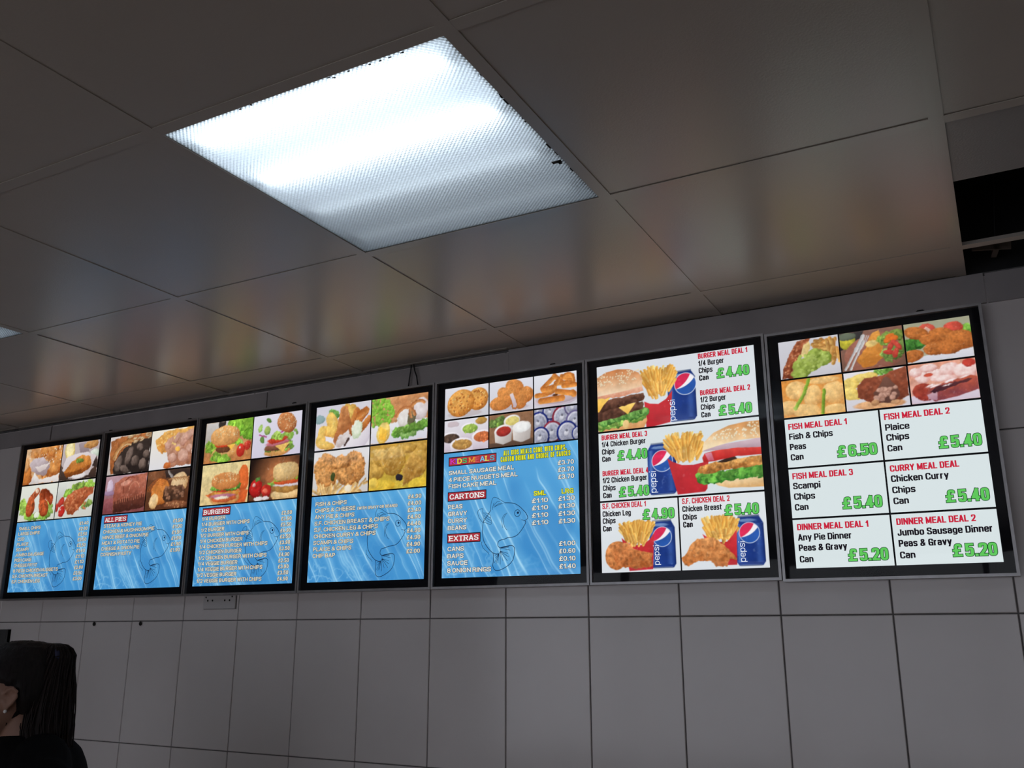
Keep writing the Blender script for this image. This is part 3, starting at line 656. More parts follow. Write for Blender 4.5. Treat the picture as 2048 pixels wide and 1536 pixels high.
def pic_dark_burger(c):
    q = np.clip(1.15 - np.hypot((c.X / c.a - .62) / .55, (c.Y - .45) / .75), 0, 1)[..., None]; c.C = np.array((34, 22, 18.)) * (1 - q) + np.array((216, 130, 76.)) * q
    c.poly([(0, .86), (1, .86), (1, 1), (0, 1)], (120, 70, 44), (84, 46, 30))
    c.leaf(.4, .68, .52, .6, .07, 5, (150, 190, 80), (70, 120, 30)); c.b(.14, .7, .2, .22, (214, 40, 36), (110, 10, 14), 0, .02); c.b(.1, .62, .05, .04, (255, 190, 180), e=0); c.leaf(.14, .5, .2, .48, .04, 4, (90, 130, 60), (40, 70, 25)); c.b(.36, .78, .16, .16, (210, 54, 40), (120, 14, 16), .2, .03); c.b(.34, .78, .08, .06, (226, 120, 90), (200, 60, 50), .3, .2)
    c.b(.2, .96, .14, .06, (236, 230, 230), (190, 180, 180), e=.1); c.b(.36, .95, .12, .05, (230, 222, 222), (190, 180, 180), e=.1)
    c.b(.76, .9, .44, .13, (236, 206, 150), (180, 126, 66), 0, .02, p=2.6); c.b(.76, .76, .4, .1, (190, 140, 70), (120, 76, 30), 0, .08, 9, .3); c.b(.76, .67, .42, .05, (226, 222, 226), (180, 160, 170), 0, .2); c.b(.75, .6, .4, .07, (226, 100, 50), (170, 54, 26), 0, .06); c.leaf(.52, .5, .98, .5, .07, 10, (160, 200, 70), (80, 130, 30))
    c.b(.74, .36, .4, .22, (232, 200, 140), (176, 124, 66), 0, .02, p=2.8); c.specks(20, .6, .9, .2, .35, .007, (250, 235, 200))
# ---- fish and chips, chicken
def pic_fish_chips(c):
    c.grad((206, 204, 216), (226, 220, 226), .3, .7, .1); c.b(.08, .3, .14, .1, (150, 176, 180), (110, 140, 140), e=.3); c.leaf(.3, .15, .4, .25, .08, 5, (120, 170, 80), (70, 110, 50)); c.b(.55, .75, .75, .5, (240, 236, 240), (196, 186, 200), -.3, 0, 5, .02)
    for q in ((.56, .1, .66, .3), (.66, .12, .8, .3)): c.cap(q[0], q[1], q[2], q[3], .1, (240, 205, 110), (190, 140, 60))
    for q in ((.75, .2, .68, .42), (.9, .25, .74, .52), (.98, .4, .84, .62), (.8, .3, .92, .2)): c.cap(*q, .08, (226, 150, 76), (160, 82, 34))
    c.poly([(.48, .02), (.58, .05), (.66, .5), (.68, .75), (.4, .95), (.34, .8), (.4, .4)], (216, 148, 90), (150, 80, 40), (.3, .6), .05, 8, .25, 12); c.poly([(.44, .72), (.6, .62), (.66, .75), (.5, .98), (.38, .98)], (240, 236, 236), (180, 160, 156), (.2, .8), .08, 10, .3); c.cap(.55, .95, .62, .82, .03, (96, 70, 66), (60, 44, 42))
    c.b(.76, .62, .15, .2, (236, 240, 224), (170, 190, 150), .2, .2, 10, .3, 20)
    for q in ((.3, .36, .15, .22, -.6), (.22, .58, .18, .12, .4), (.12, .6, .12, .16, .3), (.1, .78, .14, .16, .2), (.2, .9, .26, .1, .2), (.34, .55, .08, .2, .1)): c.b(*q[:4], (246, 210, 110), (200, 130, 50), q[4], .06, 6, .12)
def pic_peas_fish(c):
    c.grad((214, 160, 110), (190, 130, 80), .5, .3, .2, 5); c.poly([(0, .6), (1, .55), (1, 1), (0, 1)], (232, 232, 236), (210, 208, 220))
    c.poly([(.3, .1), (.6, .0), (1, 0), (1, .45), (.6, .5), (.4, .45)], (222, 158, 104), (160, 92, 50), (.2, .8), .08, 7, .35, 8)
    c.b(.88, .34, .2, .24, (232, 224, 226), (180, 160, 160), .3, .12, 7, .25); c.b(.6, .5, .2, .2, (240, 238, 236), (176, 160, 150), -.2, .14, 8, .25); c.b(.72, .52, .1, .16, (120, 112, 84), (70, 66, 48), .2, .2, 9, .3); c.arc(.84, .38, .22, 2.6, 5.4, .035, (226, 160, 100), (160, 90, 46)); c.arc(.62, .52, .24, 3.4, 6.0, .035, (222, 156, 100), (160, 90, 46))
    c.leaf(.4, .8, .98, .68, .11, 12, (140, 195, 80), (60, 115, 35)); c.leaf(.55, .9, .8, .85, .07, 5, (170, 215, 120), (90, 150, 60))
    for i in range(150):
        x, y = c.R.uniform(0, .43), c.R.uniform(0, .6)
        if x > .42 - abs(y - .35) * .4: continue
        c.b(x, y, .042, .042, (160, 212, 80), (70, 130, 25), 0, 0, 5, .05)
    c.b(.22, .78, .17, .24, (246, 222, 130), (204, 150, 50), .25, .03); c.poly([(.16, .6), (.3, .76), (.26, .96), (.14, .9)], (250, 206, 84), (232, 170, 50))
def pic_fried_chicken_chips(c):
    c.grad((222, 220, 222), (206, 200, 196), 0, 1, .05)
    c.fries(.4, .95, .4, .1, 22, .035, .3, -.9, 1.6, (240, 206, 140), (196, 140, 76)); c.fries(.85, .88, .12, .1, 8, .035, .3, -.6, 1.2, (240, 206, 140), (196, 140, 76))
    for q in ((.24, .4, .36, .34, .3), (.24, .62, .32, .2, .2), (.52, .42, .3, .3, 0), (.74, .42, .33, .36, -.2), (.62, .62, .28, .22, .2), (.5, .3, .3, .14, 0)): c.b(*q[:4], (220, 158, 92), (140, 80, 32), q[4], .13, 10, .38, 15)
    c.b(.37, .6, .06, .1, (70, 84, 40), (40, 40, 20), e=.3); c.crust(0, 1, .05, .8, 14, .26); c.fries(.4, 1.0, .3, .06, 12, .035, .26, -1.0, 1.6, (244, 214, 150), (206, 150, 84)); c.b(.66, .9, .1, .08, (244, 236, 216), (214, 190, 150), e=.1)
def pic_curry_chicken(c):
    c.grad((196, 150, 60), (206, 176, 60), 0, 1, .2, 5)
    for q in ((.1, .52, .26, .26, .3), (.85, .15, .24, .14, 0), (.25, .3, .3, .2, .2), (.42, .38, .34, .32, .4), (.82, .5, .28, .36, .5), (.62, .12, .3, .12, 0)): c.b(*q[:4], (216, 172, 84), (136, 92, 24), q[4], .1, 8, .35, 13)
    c.poly([(.02, .12), (.5, .06), (.62, .18), (.55, .5), (.36, .62), (.2, .34)], (222, 184, 104), (160, 112, 40), (.2, .8), .08, 9, .4, 18); c.poly([(.6, .62), (.75, .25), (.92, .34), (.98, .55), (.8, .9), (.6, .95)], (212, 166, 84), (146, 98, 34), (.3, .8), .08, 9, .4, 18)
    c.b(.53, .76, .1, .07, (46, 40, 52), (26, 22, 28), .2, .2); c.b(.2, .92, .4, .13, (232, 200, 70), (190, 140, 30), 0, .08); c.b(.84, .92, .24, .12, (238, 206, 70), (196, 150, 30), -.2, .05); c.b(.08, .85, .15, .12, (236, 204, 90), (196, 150, 40), .2, .05)
# ---- sides
def pic_fish_cakes(c):
    c.grad((222, 222, 230), (204, 204, 212), 0, 1); c.b(.46, .88, .62, .1, (196, 186, 190), (190, 180, 184), 0, .05, 5, 0)
    for (x, y, r, rr) in ((.76, .45, .38, .36), (.37, .52, .5, .43)):
        c.b(x, y, r, rr, (230, 160, 76), (164, 92, 30), -.35, .02, 8, .16, 20); c.b(x - .02, y - .03, r * .86, rr * .84, (236, 172, 86), (200, 124, 50), -.35, .03, 8, .3, 16)
        m = np.hypot((c.X - x * c.a) / r, (c.Y - y) / rr) < .85; c.specks(40, x - r / c.a, x + r / c.a, y - rr, y + rr, .022, (196, 112, 48), 1.3, m); c.specks(16, x - r / c.a, x + r / c.a, y - rr, y + rr, .02, (150, 84, 40), 1.2, m); c.specks(20, x - r / c.a, x + r / c.a, y - rr, y + rr, .02, (246, 200, 120), 1.3, m)
def pic_nuggets(c):
    c.grad((220, 220, 230), (208, 204, 212), 0, 1); c.b(.5, .88, .6, .09, (190, 180, 186), (188, 178, 184), 0, .05, 5, 0)
    for q in ((.58, .22, .32, .22, .3), (.3, .4, .18, .2, 0), (.5, .48, .36, .3, 0), (.84, .52, .26, .25, -.5), (.26, .7, .38, .22, -.05), (.72, .7, .22, .25, .4)): c.b(*q[:4], (226, 148, 76), (166, 88, 34), q[4], .05, 7, .2, 22)
    c.poly([(.44, .4), (.54, .34), (.66, .8), (.62, .95), (.54, .92)], (222, 150, 78), (170, 92, 36), e=.04); c.poly([(.47, .46), (.54, .42), (.64, .8), (.61, .9), (.56, .88)], (222, 208, 212), (190, 172, 180), e=.03, t=.15)
    c.crust(0, 1, 0, 1, 18, .10)
def pic_curly_sides(c):
    c.grad((224, 226, 234), (206, 204, 212), 0, 1); c.b(.5, .8, .72, .2, (226, 216, 224), (180, 164, 180), .0, 0, 5, 0); c.b(.52, .76, .68, .17, (214, 196, 200), (160, 140, 150), .0, 0, 5, .05)
    k = ((240, 160, 76), (180, 96, 34))
    for q in ((.2, .42, .48, .1), (.48, .06, .66, .3), (.66, .12, .92, .3), (.75, .1, .9, .14), (.52, .3, .9, .36), (.7, .42, .96, .42), (.06, .62, .3, .6)): c.cap(*q, .075, *k)
    c.arc(.36, .38, .2, .3, 3.0, .06, *k); c.arc(.8, .24, .18, 3.6, 6.5, .05, *k); c.cap(.24, .42, .3, .36, .07, (250, 196, 120), k[1]); c.cap(.22, .46, .46, .42, .085, *k); c.cap(.46, .44, .56, .26, .07, *k)
    c.cap(.16, .8, .66, .78, .095, *k); c.cap(.54, .56, .92, .68, .085, *k); c.cap(.9, .66, .93, .7, .1, *k); c.b(.5, .66, .08, .03, (90, 46, 24), (70, 36, 18), e=.2)
def pic_sauces(c):
    c.grad((226, 224, 232), (206, 194, 202), 0, 1, .1); c.b(.84, .1, .2, .12, (206, 160, 80), (130, 90, 40), 0, .2); c.b(.2, .12, .2, .1, (206, 190, 196), (190, 176, 184), 0, .3)
    for (x, y, r, top, c1, c2) in ((.58, .3, .32, .17, (170, 200, 90), (100, 140, 50)), (.14, .55, .36, .18, (96, 74, 62), (44, 32, 28)), (.86, .6, .36, .2, (214, 120, 70), (150, 60, 30)), (.4, .78, .42, .2, (196, 150, 80), (140, 92, 40))):
        c.poly([(x - r / c.a, y), (x + r / c.a, y), (x + r * .88 / c.a, y + .45), (x - r * .88 / c.a, y + .45)], (228, 220, 230), (196, 182, 196)); c.b(x, y, r, top, (246, 242, 248), (206, 196, 208), 0, 0, 5, 0)
        m = c.b(x + .01, y + .02, r * .86, top * .82, c1, c2, 0, .02, 9, .4, 16); c.specks(14, x - r / c.a, x + r / c.a, y - top, y + top, .03, np.clip(np.array(c1) * 1.18, 0, 255), 1.2, m)
def pic_ramekins(c):
    c.grad((150, 108, 78), (126, 90, 66), .3, .7, .15, 9); c.poly([(0, .88), (1, .82), (1, 1), (0, 1)], (104, 78, 62), (84, 62, 50)); c.leaf(.05, .3, .3, .15, .11, 10, (130, 160, 80), (60, 90, 40)); c.leaf(.2, .35, .28, .25, .08, 5, (150, 190, 80), (70, 110, 40))
    for (x, y, r, top, hgt, c1, c2) in ((.52, .22, .28, .17, .22, (230, 216, 130), (190, 170, 80)), (.32, .52, .31, .19, .34, (190, 60, 48), (110, 20, 24)), (.74, .46, .32, .18, .38, (246, 246, 244), (206, 206, 206))):
        c.poly([(x - r / c.a, y), (x + r / c.a, y), (x + r * .9 / c.a, y + hgt), (x, y + hgt * 1.25), (x - r * .9 / c.a, y + hgt)], (226, 220, 216), (170, 160, 156), (.8, .4)); c.b(x, y, r, top, (244, 240, 238), (196, 190, 188), -.1, 0, 5, 0); c.b(x + .01, y + .02, r * .84, top * .8, c1, c2, -.1, .04, 8, .25, 12)
def pic_cans_top(c):
    c.grad((92, 84, 140), (70, 66, 116), .3, .7, .2, 6); c.specks(60, 0, 1, 0, 1, .03, (170, 160, 200), 1.2); c.specks(40, .2, .7, .2, .7, .025, (196, 170, 196), 1.2)
    for (x, y, r, k) in ((.1, .0, .2, 0), (.38, .08, .24, 0), (.1, .4, .3, 0), (.66, .3, .31, 1), (.9, .02, .26, 2), (.95, .45, .28, 2), (.42, .72, .3, 1), (.14, .84, .28, 0), (.76, .78, .31, 0), (1.02, .85, .2, 0)):
        rim = ((26, 40, 130), (150, 40, 60), (110, 100, 150))[k]; c.b(x, y, r * 1.1, r * 1.12, rim, np.array(rim) * .5, 0, 0, 5, .1); c.b(x, y, r * .92, r * .95, (214, 214, 226), (120, 120, 140), 0, 0, 5, .25, 16); c.b(x, y, r * .74, r * .76, (176, 178, 196), (110, 112, 132), 0, .02, 8, .5, 20); c.b(x - .01, y + .02, r * .26, r * .3, (226, 226, 236), (120, 120, 136), .5, .05); c.b(x - .01, y - r * .2, r * .14, r * .12, (120, 122, 136), (80, 80, 92), .5, .05)
# ---- meal deals
def cola_can(c, cx, top, bot, w, gx, gy, gr):
    x0, x1 = cx - w / 2, cx + w / 2; n = .13 * w
    c.poly([(x0 + n, top + .01), (x1 - n, top + .01), (x1, top + .1), (x1, bot - .05), (x1 - n * .7, bot), (x0 + n * .7, bot), (x0, bot - .05), (x0, top + .1)], (30, 60, 140), (26, 52, 126), (1, 0), t=.02)
    q = np.clip((c.X / c.a - x0) / w, 0, 1); m = ((c.X / c.a > x0) & (c.X / c.a < x1) & (c.Y > top + .1) & (c.Y < bot - .045)).astype(float)
    c.put(m * np.exp(-((q - .12) / .07) ** 2) * .55, (110, 150, 215)); c.put(m * np.exp(-((q - .8) / .1) ** 2) * .4, (80, 120, 195)); c.put(m * np.clip((q - .93) / .07, 0, 1) * .6, (12, 26, 76)); c.put(m * np.clip((.04 - q) / .04, 0, 1) * .5, (14, 30, 84))
    c.b(cx - .05 * w, top + .06, w * c.a * .3, .022, (120, 150, 200), (60, 96, 160), 0, .1, 8, .1); c.poly([(x0 + n, top - .012), (x1 - n, top - .012), (x1 - n, top + .012), (x0 + n, top + .012)], (150, 160, 176), (70, 86, 120), (.6, .6)); c.poly([(x0 + n, bot - .012), (x1 - n, bot - .012), (x1 - n, bot + .004), (x0 + n, bot + .004)], (120, 136, 170), (30, 48, 96))
    X = (c.X - gx * c.a) / gr; Y = (c.Y - gy) / gr; d = np.hypot(X, Y); inn = np.clip((1 - d) * gr / c.px + .5, 0, 1)
    c.put(np.clip((1.06 - d) * gr / c.px + .5, 0, 1), (236, 240, 248)); c.put(inn, (40, 88, 176))
    qx, qy = -.97, .44; D_ = np.hypot(X - qx, Y - qy); A_ = np.arctan2(Y - qy, X - qx)
    wb = (-.06 - .40 * (D_ / 2) ** 1.2 - A_) * D_; rw = (-.30 - .44 * (D_ / 2) - A_) * D_
    c.put(inn * np.clip(wb * gr / c.px + .5, 0, 1), (244, 240, 244)); c.put(inn * np.clip(rw * gr / c.px + .5, 0, 1), (222, 42, 84))
def carton(c, pts, cx, cy, sx, sy, n, w, l, hollow):
    c.fries(cx, cy - .04, sx, sy * .7, int(n * .7), w, l, -1.57, .75, (252, 226, 146), (228, 178, 90)); c.fries(cx, cy, sx * .95, sy, n, w, l, -1.57, .7, (248, 200, 100), (212, 138, 50))
    c.poly(pts + hollow, (204, 52, 58), (188, 36, 46), (0, 1), t=.03)
    c.fries(cx, cy + sy * .9, sx * .6, sy * .45, int(n * .22), w, l * .75, -1.57, .6, (250, 206, 112), (216, 144, 60))
def big_patty(c, x0, x1, y0, y1, y2, y3, c1=(128, 84, 66), c2=(58, 34, 26)):
    c.poly([(x0, y0), ((x0 + x1) / 2, (y0 + y1) / 2 - .01), (x1, y1), (x1 + .012, (y1 + y2) / 2), (x1 - .005, y2), ((x0 + x1) / 2, (y2 + y3) / 2 + .01), (x0, y3)], c1, c2, (.1, .7), .05, 10, .5, 22)
def pic_beef_deal(c):
    c.grad((216, 220, 228), (218, 226, 230), .5, .5)
    cola_can(c, .55, .235, .965, .175, .575, .43, .155)
    carton(c, [(.47, .965), (.318, 1.02)], .405, .42, .07, .13, 95, .017, .19, [(.31, .62), (.345, .66), (.40, .68), (.45, .62), (.492, .50)])
    c.poly([(0, .88), (.32, .82), (.325, .9), (.30, 1.02), (0, 1.02)], (232, 186, 128), (206, 140, 84), (.2, .8), .01, 6, .12, 9); c.leaf(.0, .93, .3, .82, .07, 22, (170, 205, 100), (70, 125, 40)); c.leaf(.02, .86, .33, .76, .06, 24, (130, 185, 90), (45, 100, 35)); c.b(.185, .93, .05, .07, (240, 206, 140), (210, 160, 90), e=.1)
    big_patty(c, -.01, .30, .68, .60, .72, .86); c.poly([(.13, .645), (.255, .615), (.2, .78)], (252, 214, 112), (240, 186, 76)); big_patty(c, -.01, .305, .55, .49, .60, .70); c.poly([(-.01, .5), (.1, .47), (.04, .60), (.01, .7), (-.01, .7)], (250, 208, 100), (240, 180, 70))
    c.poly([(0, .44), (.1, .43), (.3, .37), (.31, .46), (.14, .5), (.0, .5)], (240, 190, 160), (210, 140, 110), (0, 1), .04, 16, .3, 24); c.poly([(-.01, .18), (.06, .1), (.14, .075), (.22, .1), (.28, .17), (.302, .27), (.30, .38), (.2, .42), (.0, .46)], (206, 128, 74), (238, 210, 176), (0, 1.1), .006, 6, .06, 8)
    m = ((c.X / c.a < .295) & (c.Y > .11) & (c.Y < .32)).astype(float); c.specks(95, 0, .29, .1, .33, .0085, (246, 226, 190), 1.7, m)
def pic_chicken_deal(c):
    c.grad((216, 226, 228), (214, 222, 228), .5, .5)
    cola_can(c, .405, .235, .965, .178, .408, .49, .148)
    carton(c, [(.675, .93), (.66, .97), (.495, .985)], .55, .41, .078, .11, 95, .017, .19, [(.44, .46), (.475, .52), (.53, .575), (.60, .585), (.69, .55)])
    c.poly([(.70, .83), (.8, .80), (1.01, .78), (1.01, .96), (.8, .94), (.74, .90)], (244, 226, 186), (214, 160, 96), (.2, .8), .01, 6, .1, 9); c.leaf(.645, .78, 1.0, .74, .075, 34, (110, 180, 70), (35, 105, 30)); c.leaf(.64, .8, .72, .83, .05, 6, (110, 180, 70), (35, 105, 30))
    c.poly([(.615, .69), (.64, .62), (.74, .57), (1.01, .53), (1.01, .66), (.8, .69), (.66, .735)], (226, 170, 96), (160, 96, 40), (.2, .8), .04, 14, .5, 22); c.poly([(.74, .575), (.84, .5), (.86, .55), (.79, .59)], (74, 50, 40), (44, 30, 26)); c.crust(.6, 1, .53, .74, 14, .35)
    c.poly([(.655, .5), (.67, .44), (.74, .41), (.86, .40), (1.01, .42), (1.01, .52), (.86, .515), (.72, .56), (.66, .56)], (222, 70, 62), (186, 34, 34), (0, 1), .01, 8, .12, 10); c.poly([(.67, .44), (.71, .43), (.725, .55), (.69, .55)], (230, 150, 170), (206, 90, 110)); c.poly([(.66, .41), (.7, .36), (.85, .32), (1.01, .29), (1.01, .42), (.86, .40), (.74, .41)], (216, 190, 200), (180, 150, 164), (.2, .8), .015, 10, .2, 12)
    c.poly([(.655, .40), (.67, .28), (.73, .16), (.82, .08), (.92, .05), (1.01, .05), (1.01, .29), (.86, .30), (.75, .35)], (214, 152, 92), (246, 222, 180), (-.3, 1.2), .006, 6, .08, 9); c.specks(110, .68, 1, .07, .26, .0085, (250, 238, 206), 1.7, ((c.Y - .05 > (1 - c.X / c.a) ** 2 * 1.9)).astype(float))
def pic_leg_deal(c):
    c.grad((224, 230, 234), (216, 222, 228)); cola_can(c, .79, .305, .955, .32, .79, .53, .132)
    carton(c, [(.66, .97), (.36, .985)], .47, .525, .15, .09, 80, .017, .15, [(.27, .52), (.34, .59), (.44, .63), (.54, .63), (.63, .56), (.69, .47)])
    c.b(.2, .76, .17, .2, (228, 146, 84), (158, 84, 38), .25, .08, 9, .4, 16); c.poly([(.12, .62), (.3, .58), (.48, .7), (.66, .76), (.66, .93), (.5, .96), (.2, .93)], (226, 144, 84), (166, 88, 42), (.1, .9), .05, 12, .4, 18); c.crust(.03, .66, .56, .99, 16, .24)
def pic_breast_deal(c):
    c.grad((224, 230, 234), (216, 222, 228)); cola_can(c, .80, .31, .965, .325, .80, .535, .132)
    carton(c, [(.64, .95), (.5, .95), (.36, .8)], .47, .53, .15, .09, 80, .017, .15, [(.26, .52), (.34, .59), (.44, .64), (.54, .64), (.6, .57), (.66, .48)])
    c.poly([(.01, .84), (.06, .74), (.12, .66), (.2, .58), (.3, .56), (.42, .6), (.52, .7), (.6, .8), (.63, .88), (.56, .87), (.52, .96), (.4, .97), (.34, .9), (.2, .88), (.08, .96), (.04, .93)], (230, 156, 92), (176, 100, 48), (.1, .9), .06, 12, .4, 18); c.crust(.0, .64, .54, .99, 16, .24)
# ---- fish meals
def pic_mushy_peas(c):
    c.grad((206, 206, 214), (190, 186, 192), .3, .7); c.poly([(.2, 1), (.9, .35), (1, .3), (1, 1)], (224, 222, 228), (196, 194, 202)); c.fries(.78, .22, .2, .2, 26, .05, .36, .9, 1.6, (226, 180, 100), (166, 106, 46)); 
    c.poly([(.05, .75), (.2, .3), (.32, .02), (.55, 0), (.42, .3), (.34, .6), (.25, 1), (.02, 1)], (176, 96, 60), (104, 46, 26), (.2, .9), .06, 8, .5, 10); c.specks(40, .08, .5, .05, .95, .02, (206, 132, 90), 1.6); c.poly([(.36, .45), (.42, .16), (.52, .06), (.54, .2), (.45, .5)], (246, 226, 170), (206, 170, 90), (.6, .3)); 
    for q in ((.38, .75, .26, .22), (.62, .52, .25, .22), (.72, .56, .22, .2), (.5, .68, .26, .2), (.6, .42, .14, .14), (.32, .92, .2, .14)): c.b(*q, (166, 186, 84), (90, 112, 30), .3, .14, 8, .35, 12)
    c.specks(60, .3, .8, .42, .95, .035, (176, 196, 96), 1.2)
def pic_breaded_plaice(c):
    c.grad((140, 100, 86), (112, 78, 64), .3, .7, .15); c.poly([(0, 0), (.4, 0), (.36, .12), (.3, .3), (0, .45)], (60, 56, 56), (40, 38, 40)); c.b(.12, .22, .2, .22, (214, 200, 60), (110, 110, 30), 0, .03, 6, .25); c.b(.12, .1, .22, .1, (110, 120, 100), (70, 76, 64), e=.1); c.b(.55, .6, .75, .5, (166, 106, 88), (120, 74, 60), -.2, 0, 5, .06)
    c.poly([(.24, .75), (.4, .45), (.52, .1), (.64, .04), (.68, .4), (.66, .75), (.5, .95), (.34, .95)], (226, 156, 70), (190, 112, 40), (.1, .9), .03, 7, .15, 16); c.b(.5, .36, .15, .09, (236, 206, 130), (196, 156, 80), -.2, .04)
    c.cap(.05, .95, .24, .5, .03, (226, 222, 222), (150, 146, 146)); c.cap(.24, .5, .38, .14, .045, (226, 224, 224), (166, 164, 164)); c.cap(.13, .97, .32, .44, .025, (232, 228, 226), (150, 146, 146)); c.cap(.32, .44, .38, .3, .04, (220, 218, 218), (150, 148, 148))
    for k in range(3): c.cap(.37 + .025 * k, .3 - .0 * k, .41 + .03 * k, .12 + .015 * k, .011, (220, 216, 216), (150, 146, 146))
    c.leaf(.68, .3, .95, .2, .13, 12, (150, 176, 80), (60, 90, 30)); c.leaf(.72, .72, .98, .55, .15, 12, (150, 180, 90), (70, 100, 40))
    for q in ((.8, .24, .11, .07), (.86, .3, .1, .07), (.75, .34, .08, .06)): c.b(*q, (236, 122, 46), (176, 76, 20), -.2, .05)
    for q in ((.8, .48, .06, .16, .5), (.9, .48, .06, .16, -.6), (.76, .64, .14, .06, .2), (.86, .68, .07, .13, .3)): c.b(*q[:4], (214, 80, 62), (130, 30, 28), q[4], .05, 7, .3)
def pic_scampi(c):
    c.grad((156, 156, 130), (180, 176, 150), 0, .7, .2); c.poly([(0, .92), (1, .68), (1, 1), (0, 1)], (226, 226, 232), (206, 206, 216)); c.leaf(.75, .32, 1.0, .28, .1, 8, (130, 180, 70), (60, 110, 30)); c.b(.34, .22, .2, .17, (226, 96, 76), (160, 44, 36), .1, .04); c.poly([(.26, .24), (.34, .12), (.4, .2), (.42, .34)], (236, 190, 170)); c.b(.74, .24, .22, .15, (226, 90, 70), (160, 44, 36), 0, .04); c.poly([(.48, .25), (.56, .2), (.8, .4), (.76, .46)], (236, 230, 180), (206, 196, 130))
    c.leaf(.02, .5, .24, .5, .13, 10, (70, 130, 50), (30, 70, 25))
    for q in ((.18, .26, .28, .16, .3), (.34, .46, .18, .14, .4), (.56, .4, .3, .2, .2), (.84, .56, .36, .24, .15), (.44, .7, .26, .17, -.05), (.66, .7, .34, .18, -.1), (.08, .82, .26, .15, -.15)): c.b(*q[:4], (206, 122, 58), (128, 62, 22), q[4], .05, 8, .22, 24)
    c.crust(0, 1, .1, .95, 16, .16)
def pic_curry(c):
    c.grad((216, 140, 60), (226, 160, 84), .3, .7, .2, 5)
    for q in ((.24, .3, .28, .26, .3), (.08, .75, .3, .2, 0), (.5, .5, .22, .32, .2), (.85, .45, .3, .3, -.2), (.7, .1, .4, .1, 0), (.4, .9, .36, .22, .2), (.85, .9, .3, .14, 0)): c.b(*q[:4], (244, 204, 134), (206, 140, 70), q[4], .08, 6, .16, 9)
    c.cap(.46, .02, .36, .42, .045, (160, 190, 70), (90, 130, 30)); c.cap(.36, .42, .2, .78, .045, (170, 200, 80), (100, 140, 36)); c.cap(.2, .77, .205, .78, .05, (190, 214, 110), (130, 160, 60)); c.cap(.69, .36, .64, .98, .04, (150, 184, 60), (86, 124, 30))
def pic_meat_pie(c):
    c.grad((226, 222, 226), (206, 204, 212)); c.leaf(.5, .08, .75, .06, .07, 7, (130, 180, 80), (70, 120, 40)); 
    for q in ((.1, .3, .22, .16), (.28, .18, .26, .12), (.08, .52, .2, .14), (.42, .14, .2, .1), (.14, .64, .2, .08)): c.b(*q, (240, 214, 120), (206, 164, 66), 0, .12, 8, .2)
    c.b(.52, .9, .6, .12, (222, 172, 124), (196, 136, 90), 0, .08); c.poly([(.2, .36), (.34, .2), (.6, .16), (.8, .06), (1, .0), (1, .75), (.8, .88), (.42, .86), (.2, .66)], (164, 86, 58), (110, 52, 34), (.1, .9), .04, 9, .4, 14); c.poly([(.45, .62), (.54, .45), (.66, .2), (.7, .24), (.84, .5), (.86, .7), (.74, .9), (.55, .88)], (120, 80, 66), (84, 54, 46), (0, 1), .05)
    for q in range(34): c.b(c.R.uniform(.48, .8), c.R.uniform(.5, .82), .07, .05, (206, 160, 140), (130, 86, 70), c.R.uniform(-1, 1), .2, 9, .3)
    c.b(.46, .85, .1, .08, (206, 156, 110), (150, 96, 60), e=.2); c.b(.78, .88, .12, .06, (206, 160, 116), (160, 104, 66), e=.2)
def pic_sausage(c):
    c.grad((216, 140, 110), (226, 180, 170), 0, .6, .3, 5)
    for q in ((.2, .35, .18, .14), (.4, .3, .2, .16), (.62, .2, .22, .16), (.85, .28, .28, .2), (.3, .12, .2, .1), (.1, .2, .14, .12), (.5, .42, .3, .08)): c.b(*q, (244, 226, 222), (206, 130, 120), 0, .2, 7, .3)
    c.b(.9, .1, .14, .1, (206, 70, 56), (160, 40, 34), e=.2); c.b(.3, .3, .1, .05, (206, 84, 60), (170, 54, 40), e=.3); c.poly([(0, .8), (1, .6), (1, 1), (0, 1)], (226, 214, 226), (206, 190, 206))
    c.b(.2, .72, .26, .22, (176, 70, 52), (110, 30, 30), .3, .08, 7, .35); c.poly([(.22, .8), (.3, .62), (.6, .5), (.9, .42), (1, .46), (1, .78), (.7, .9), (.34, .98)], (190, 86, 60), (130, 60, 70), (.1, 1), .03, 8, .3, 9); c.poly([(.24, .8), (.4, .72), (.38, .96), (.26, .92)], (206, 170, 180), (170, 124, 140)); c.poly([(.26, .74), (.4, .62), (.7, .54), (.9, .48), (.94, .54), (.6, .66), (.36, .78)], (96, 48, 50), (60, 30, 40), e=.06, t=.4)
    for q in ((.36, .6, .14, .02), (.6, .5, .14, .025), (.82, .44, .12, .02), (.55, .6, .1, .018), (.3, .58, .1, .02)): c.b(*q, (250, 240, 240), (220, 190, 190), -.25, .3, 9, .2)
